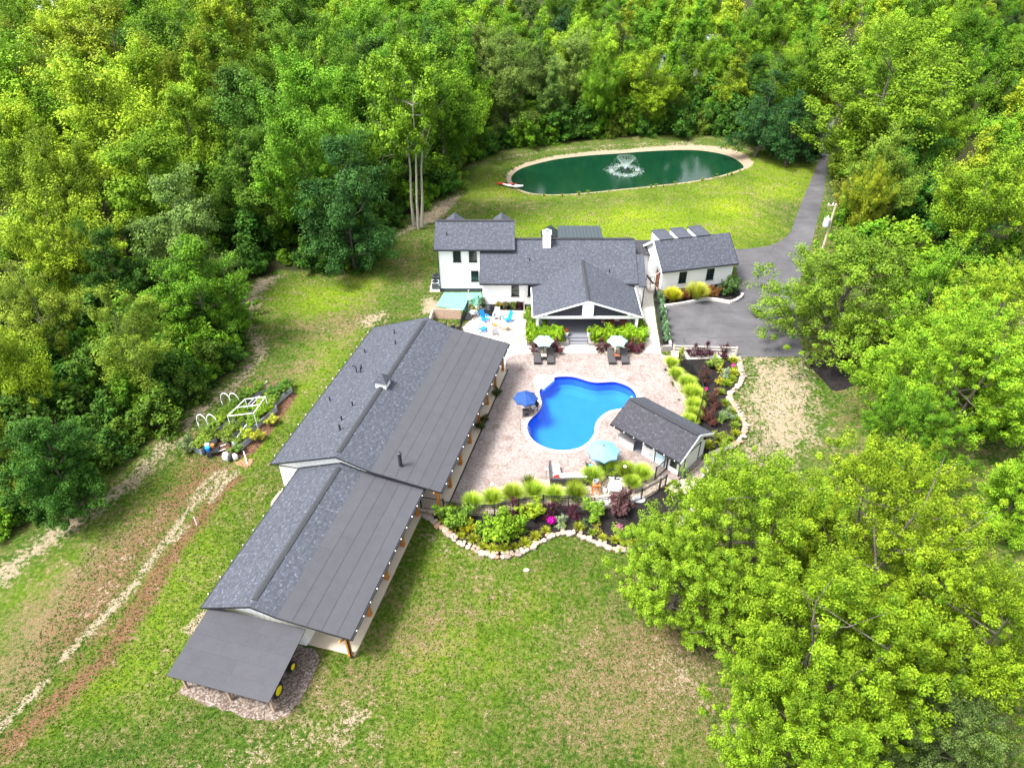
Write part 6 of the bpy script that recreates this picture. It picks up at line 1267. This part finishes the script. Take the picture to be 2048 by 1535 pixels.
for px, py, w in ((1210, 1004, 'left'), (1278, 1000, 'right')):
    x, y = G2(px, py); o = obj('stepping_stone', MB().prism([(.55 * math.cos(a) * rnd.uniform(.85, 1.1), .4 * math.sin(a) * rnd.uniform(.85, 1.1)) for a in np.linspace(0, 2 * PI, 9, endpoint=False)], 0, .09), paint('flag_' + w, (.42, .42, .44), .85, .2, 3), None, (x, y, .05)); tag(o, 'flat grey stepping stone to the %s below the white garden chair' % w, 'stone')
x, y = G2(957, 1082); o = obj('rock', STN[2], None, None, G(1053, 1141)[:2] + (.06,)); o.scale = (.5, .4, .3); tag(o, 'lone pale rock lying on the front lawn', 'rock')

# ------------------------------------------------------------------ vegetable garden
def garden():
    a0 = rad(90) - BARN_A - rad(11)
    def bed_box(px, py, L, Wd, label, ang=a0, h=.6):
        x, y = G2(px, py); t = thing('raised_bed', label, 'raised bed', (x, y, 0), ang, 'galvanised raised beds')
        for s in (-1, 1):
            for k in range(max(1, int(L / 1.3))):
                n = max(1, int(L / 1.3)); l = L / n; obj('side_panel', MB().box(-L / 2 + l * (k + .5), s * Wd / 2, h / 2, l - .012, .04, h), M['galv'], t)
            obj('end_panel', MB().box(s * L / 2, 0, h / 2, .04, Wd - .045, h), M['galv'], t)
        obj('soil', MB().box(0, 0, h * .4, L - .05, Wd - .05, h * .8), M['soil'], t); return t
    for px, py, L, Wd, w, cols in ((487, 812, 5.2, .8, 'long narrow raised bed in the row nearest the wood', ((.1, .19, .015), (.07, .15, .015))), (458, 842, 2.8, .8, 'raised bed behind the lower pair of white hoops', ((.09, .17, .015), (.13, .22, .015))), (412, 893, 1.7, .9, 'raised bed beside the grey-green bush', ((.12, .19, .02),)), (490, 836, 1.9, .9, 'raised bed inside the white pipe frame', ((.13, .24, .012), (.1, .2, .012))),
            (522, 840, 3.2, 1.0, 'raised bed with leafy squash vines', ((.16, .28, .015), (.13, .25, .015))), (560, 795, 2.4, .9, 'raised bed at the far end of the garden', ((.06, .14, .015),)), (488, 886, 1.6, .8, 'raised bed at the near end by the white bags', ((.1, .18, .02), (.2, .27, .02))), (464, 874, 1.5, .8, 'raised bed in the middle of the near row', ((.11, .18, .02),))):
        t = bed_box(px, py, L, Wd, w); n = int(L / .55)
        for k in range(n):
            s = -L / 2 + L * (k + .5) / n; x, y = t.location.x + s * math.cos(a0), t.location.y + s * math.sin(a0); h = rnd.uniform(.55, .95)
            ball(rnd.choice(('gshrub0', 'gshrub1')), x + rnd.uniform(-.1, .1), y + rnd.uniform(-.1, .1), h, rnd.choice(cols), 'leafy vegetable plant growing in the ' + w, 1.25, .42, 'vegetables in the raised beds', 'vegetable_plant', 'plant')
    def hoop(px, py, w, h, label):
        x, y = G2(px, py); t = obj('hoop', MB().tube([(-w / 2, 0, 0), (-w / 2, 0, h * .5)] + [(-w / 2 * math.cos(q), 0, h * .5 + h * .5 * math.sin(q)) for q in np.linspace(0, PI, 11)] + [(w / 2, 0, h * .5), (w / 2, 0, 0)], .038, 8), M['pvc'], None, (x, y, 0), rad(-8), True); tag(t, label, 'hoop', 'white plastic hoops')
    for px, py, w in ((410, 858, 'first from the left'), (430, 858, 'second from the left'), (457, 815, 'third from the left'), (474, 815, 'fourth from the left')): hoop(px, py + 2, .9, 1.75, 'white plastic hoop arch over a raised bed, ' + w)
    def frame(pxs, zt, label, mids=()):
        P = [G2(*p) for p in pxs]; t = thing('pipe_frame', label, 'frame', (P[0][0], P[0][1], 0)); o = P[0]; L = lambda p, z: (p[0] - o[0], p[1] - o[1], z)
        for p in P: obj('upright', MB().tube([L(p, 0), L(p, zt)], .03, 6), M['pvc'], t)
        for a, b in zip(P, P[1:] + P[:1]): obj('rail', MB().tube([L(a, zt), L(b, zt)], .035, 6), M['pvc'], t)
        for m in mids:
            a = np.array(P[0]) * (1 - m) + np.array(P[1]) * m; b = np.array(P[3]) * (1 - m) + np.array(P[2]) * m; obj('cross_rail', MB().tube([L(a, zt), L(b, zt)], .03, 6), M['pvc'], t)
    frame([(466, 866), (500, 832), (540, 827), (517, 860)], 1.9, 'white plastic pipe frame over the middle raised bed', (.5,))
    frame([(498, 818), (514, 802), (522, 800), (506, 818)], .5, 'low white pipe frame at the far end of the narrow raised bed')
    def pole(p, q, z0, z1, label): 
        a, b = G(*p, z0), G(*q, z1); o = obj('garden_pipe', MB().tube([(0, 0, z0), (b[0] - a[0], b[1] - a[1], z1)], .035, 6), M['pvc'], None, (a[0], a[1], 0)); tag(o, label, 'pipe')
    pole((508, 790), (534, 762), .1, .12, 'white pipe lying beyond the narrow raised bed'); pole((465, 886), (497, 843), .6, .75, 'long white pipe slanting across the near beds'); pole((495, 928), (487, 902), .02, .5, 'white post leaning by the near corner of the garden')
    veg = ((530, 820, 1.2, (.16, .26, .03), 'squash vines spilling over the leafy raised bed'), (545, 812, 1.1, (.14, .24, .03), 'squash leaves behind the leafy raised bed'), (562, 788, 1.1, (.06, .14, .03), 'dark tomato plants in the far raised bed'), (575, 778, .9, (.07, .15, .03), 'low tomato plants at the far end of the garden'), (546, 848, .9, (.26, .3, .03), 'yellow-green bean plants beside the leafy raised bed'), (508, 852, 1.0, (.1, .2, .03), 'bushy pepper plants in the middle bed'), (515, 880, .9, (.28, .32, .03), 'yellow-green herbs at the near end of the garden'), (498, 875, .8, (.1, .17, .03), 'green herbs beside the slanting white pipe'),
           (380, 900, 1.2, (.13, .19, .07), 'grey-green rounded bush left of the garden'), (420, 870, 1.0, (.08, .14, .03), 'weedy plants below the left hoops'), (440, 878, .8, (.12, .17, .03), 'low weeds in the middle of the garden'), (475, 905, .9, (.09, .17, .03), 'green plants behind the white bags'), (462, 888, .8, (.14, .19, .04), 'herbs beside the blue barrow'), (487, 845, .7, (.1, .2, .03), 'lettuce in the framed raised bed'), (435, 832, .8, (.1, .17, .03), 'plants in the bed behind the lower hoops'), (468, 808, .8, (.1, .17, .02), 'plants in the bed behind the upper hoops'))
    for px, py, h, c, l in veg: S(px, py, rnd.choice(('gshrub0', 'gshrub1')), h, c, l, 1.05, z=.1, name='vegetable_plant', cat='plant')
    x, y = G2(427, 908); t = thing('barrow', 'dark garden barrow with blue and orange tubs', 'barrow', (x, y, 0), rad(15)); obj('tray', MB().box(0, 0, .4, 1.2, .7, .12).box(-.55, 0, .5, .05, .7, .2).box(.55, 0, .5, .05, .7, .2), M['black'], t); obj('tub', MB().lathe([(.02, .46), (.16, .46), (.2, .8), (.02, .78)], 12, (-.3, .05, 0)), M['blue_plastic'], t); obj('bucket', MB().lathe([(.02, .46), (.15, .46), (.19, .85), (.02, .83)], 12, (-.35, .4, 0)), M['pvc'], t); obj('bucket', MB().lathe([(.02, .46), (.13, .46), (.16, .75), (.02, .73)], 12, (.05, .35, 0)), M['orange'], t)
    for s in (-1, 1): obj('wheel', MB().tube([(-.2, s * .38, .2), (-.2, s * .44, .2)], .2, 14), M['dark'], t); obj('handle', MB().bar((.5, s * .28, .45), (1.1, s * .28, .6), .04), M['pvc'], t)
    for i, (px, py, w) in enumerate(((454, 918, 'left'), (463, 920, 'middle'), (471, 917, 'right'))):
        x, y = G2(px, py); m = ('bag', 'dark', 'bag')[i]; s = (.3, .2, .24)[i]; t = obj('soil_bag', MB().lathe([(.05, 0), (s, .02), (s * 1.05, .3), (s * .8, .62 - .1 * i), (s * .3, .75 - .1 * i), (.02, .76 - .1 * i)], 10), M[m], None, (x, y, 0), rnd.random(), True); tag(t, ('plump white', 'small black', 'squat white')[i] + ' soil bag at the near edge of the garden', 'bag')
    x, y = G2(492, 925); o = obj('wood_chips', MB().prism([(rnd.uniform(.5, .9) * math.cos(q), rnd.uniform(.35, .6) * math.sin(q)) for q in np.linspace(0, 2 * PI, 14, endpoint=False)], 0, .03), paint('chips', (.22, .13, .065), .9, .3, 9), None, (x, y, .01)); tag(o, kind='structure')
garden()
x, y = G2(394, 1049); t = thing('standpipe', 'white standpipe standing alone on the left lawn', 'pipe', (x, y, 0)); obj('pipe', MB().tube([(0, 0, 0), (0, 0, .75)], .04, 8), M['pvc'], t); obj('cap', MB().lathe([(.02, .74), (.06, .75), (.06, .83), (.01, .86)], 8), M['grey_plastic'], t)

# ------------------------------------------------------------------ tractor, kayaks, air conditioners, pole
def tractor():
    x, y = BW2(18.7, -19.45); t = thing('garden_tractor', 'green garden tractor with yellow wheels parked under the lean-to', 'tractor', (x, y, .03), -BARN_A)
    obj('body', MB().box(0, .45, .75, .6, 1.2, .5).box(0, .3, .5, .5, 2.0, .2), M['green_paint'], t); obj('fender', MB().box(-.5, -.75, .85, .3, .8, .08).box(.5, -.75, .85, .3, .8, .08), M['green_paint'], t); obj('seat', MB().box(0, -.65, .85, .45, .45, .12).box(0, -.9, 1.1, .45, .1, .45), M['yellow'], t)
    for sx in (-1, 1):
        for yy, r in ((-.8, .48), (.85, .32)):
            w = obj('wheel', MB().tube([(sx * .48, yy, r), (sx * .78, yy, r)], r, 18), M['black'], t); obj('rim', MB().lathe([(.02, -.02), (r * .62, -.02), (r * .62, .03), (.1, .05), (.02, .05)], 14), M['yellow'], w, (sx * .79, yy, r)).rotation_euler = (0, sx * PI / 2, 0)
    obj('steering_wheel', MB().tube([(.22 * math.cos(a), -.2 + .22 * math.sin(a) * .8, 1.15 + .08 * math.sin(a)) for a in np.linspace(0, 2 * PI, 13)], .02, 5), M['black'], t)
tractor()
for i, (px, py, m, lab) in enumerate(((1013, 371, 'red', 'red kayak lying on the left bank of the pond'), (1026, 374, 'fibre_white', 'white kayak lying beside the red kayak'))):
    x, y = G2(px, py); t = thing('kayak', lab, 'kayak', (x, y, 0), rad(-12), 'kayaks on the bank'); k = MB()
    for s in range(9):
        u = -1 + s / 4; w = .36 * (1 - abs(u) ** 2.4) + .015; z = .08 + .16 * abs(u) ** 3
        k.v += [(u * 1.5, -w, .2 + z * .6), (u * 1.5, -w * .6, .02 + z), (u * 1.5, w * .6, .02 + z), (u * 1.5, w, .2 + z * .6), (u * 1.5, 0, .3 + z * .5)]
    for s in range(8): k.f += [(s * 5 + j, s * 5 + (j + 1) % 5, s * 5 + 5 + (j + 1) % 5, s * 5 + 5 + j) for j in range(5)]
    obj('hull', k, M[m], t, smooth=True); obj('cockpit', MB().lathe([(.02, 0), (.26, 0), (.28, .04), (.2, .05), (.02, .02)], 12, (0, 0, .33)), M['black'], t)
for i, (x, y, w) in enumerate(((-8.5, 69.3, 'nearer'), (-8.55, 70.7, 'farther'))):
    t = thing('air_conditioner', '%s air conditioning unit on the pad beside the tall house end' % w, 'air conditioner', (x, y, .1)); obj('case', MB().box(0, 0, .42, .8, .8, .84), M['galv'] if i == 0 else M['found'], t); obj('fan_grille', MB().lathe([(.02, .85), (.34, .85), (.34, .88), (.02, .89)], 16), M['black'], t)
    lv = MB()
    for k in range(7): lv.box(0, -.41, .15 + k * .1, .7, .02, .05)
    obj('louvers', lv, M['dark'], t)
struct('pad', MB().b2(-9.1, -8.0, 68.6, 71.4, 0, .1), M['concrete'])
def utility_pole():
    x, y = 36.8, 76.5; t = thing('utility_pole', 'wooden utility pole with grey transformer beside the driveway', 'utility pole', (x, y, 0)); h = 6.9
    obj('pole', MB().tube([(0, 0, 0), (.05, 0, h)], [.16, .11], 10), M['pole_wood'], t); tr = obj('transformer', MB().lathe([(.02, 4.2), (.3, 4.2), (.33, 4.3), (.33, 5.1), (.2, 5.25), (.05, 5.3)], 14, (-.5, -.1, 0)), M['grey_tx'], t); obj('bushing', MB().lathe([(.04, 5.25), (.06, 5.35), (.03, 5.6)], 8, (-.5, -.1, 0)), M['pvc'], tr)
    obj('crossarm', MB().box(-.3, 0, h - .2, 1.1, .1, .1).box(-.28, 0, 4.9, .5, .08, .08), M['pole_wood'], t)
    for k in (-.8, -.3): obj('insulator', MB().lathe([(.03, h - .15), (.07, h - .05), (.05, h + .08), (.02, h + .1)], 8, (k, 0, 0)), M['pvc'], t)
    for k, (dx, z) in enumerate(((-.8, h + .05), (-.3, h + .02), (0, h - 1.2))):
        q = (46.5 + k * .35, 112.0, 8.5 - k * .4); pts = [Vector((x + dx, y, z)).lerp(Vector(q), s / 12) + Vector((0, 0, -2.0 * (s / 12) * (1 - s / 12))) for s in range(13)]
        w = obj('wire', MB().tube(pts, .028, 4, False), M['black'], None); tag(w, ('topmost', 'middle', 'lowest')[k] + ' power line running up the driveway', 'wire', 'power lines')
utility_pole()
# far houses glimpsed through the wood
def far_house(px, py, w, d, h, rz, wall, roof, label):
    x, y = G2(px, py, 4); t = thing('far_house', label, 'house', (x, y, 0), rz); obj('wall', MB().b2(-w / 2, w / 2, -d / 2, d / 2, 0, h), wall, t)
    for s in (1, -1):
        q = [(-w / 2 - .4, -s * (d / 2 + .4), h), (w / 2 + .4, -s * (d / 2 + .4), h), (w / 2 + .4, 0, h + d * .3), (-w / 2 - .4, 0, h + d * .3)]; obj('roof', MB().slab(*(q if s > 0 else [q[1], q[0], q[3], q[2]]), .15), roof, t)
    for k in range(3): window(t, (-w / 3 + k * w / 3, -d / 2, 1.6), 0, 1.0, 1.3)
far_house(1390, 100, 16, 10, 4, rad(5), paint('grey_siding', (.5, .52, .55), .7), paint('pale_roof', (.3, .33, .36), .7), 'pale grey house glimpsed through the trees behind the pond')
far_house(120, 12, 12, 8, 3.5, rad(-10), M['white'], paint('white_roof', (.6, .6, .62), .6), 'white roofed house glimpsed at the top left beyond the wood')
far_house(1258, 95, 8, 7, 3.2, rad(0), M['dark'], M['shingle'], 'small dark shed glimpsed beside the pale poplar')
x, y = G2(1475, 1490); t = thing('stump', 'grey weathered tree stump at the edge of the foreground trees', 'stump', (x, y, 0)); obj('trunk', MB().lathe([(.75, 0), (.5, .25), (.42, .6), (.36, .62), (.02, .58)], 11), M['bark'], t)
for k in range(4): obj('root', MB().tube([(.3 * math.cos(k * 1.5), .3 * math.sin(k * 1.5), .2), (1.1 * math.cos(k * 1.5 + .2), 1.1 * math.sin(k * 1.5 + .2), .03)], [.16, .04], 6), M['bark'], t)
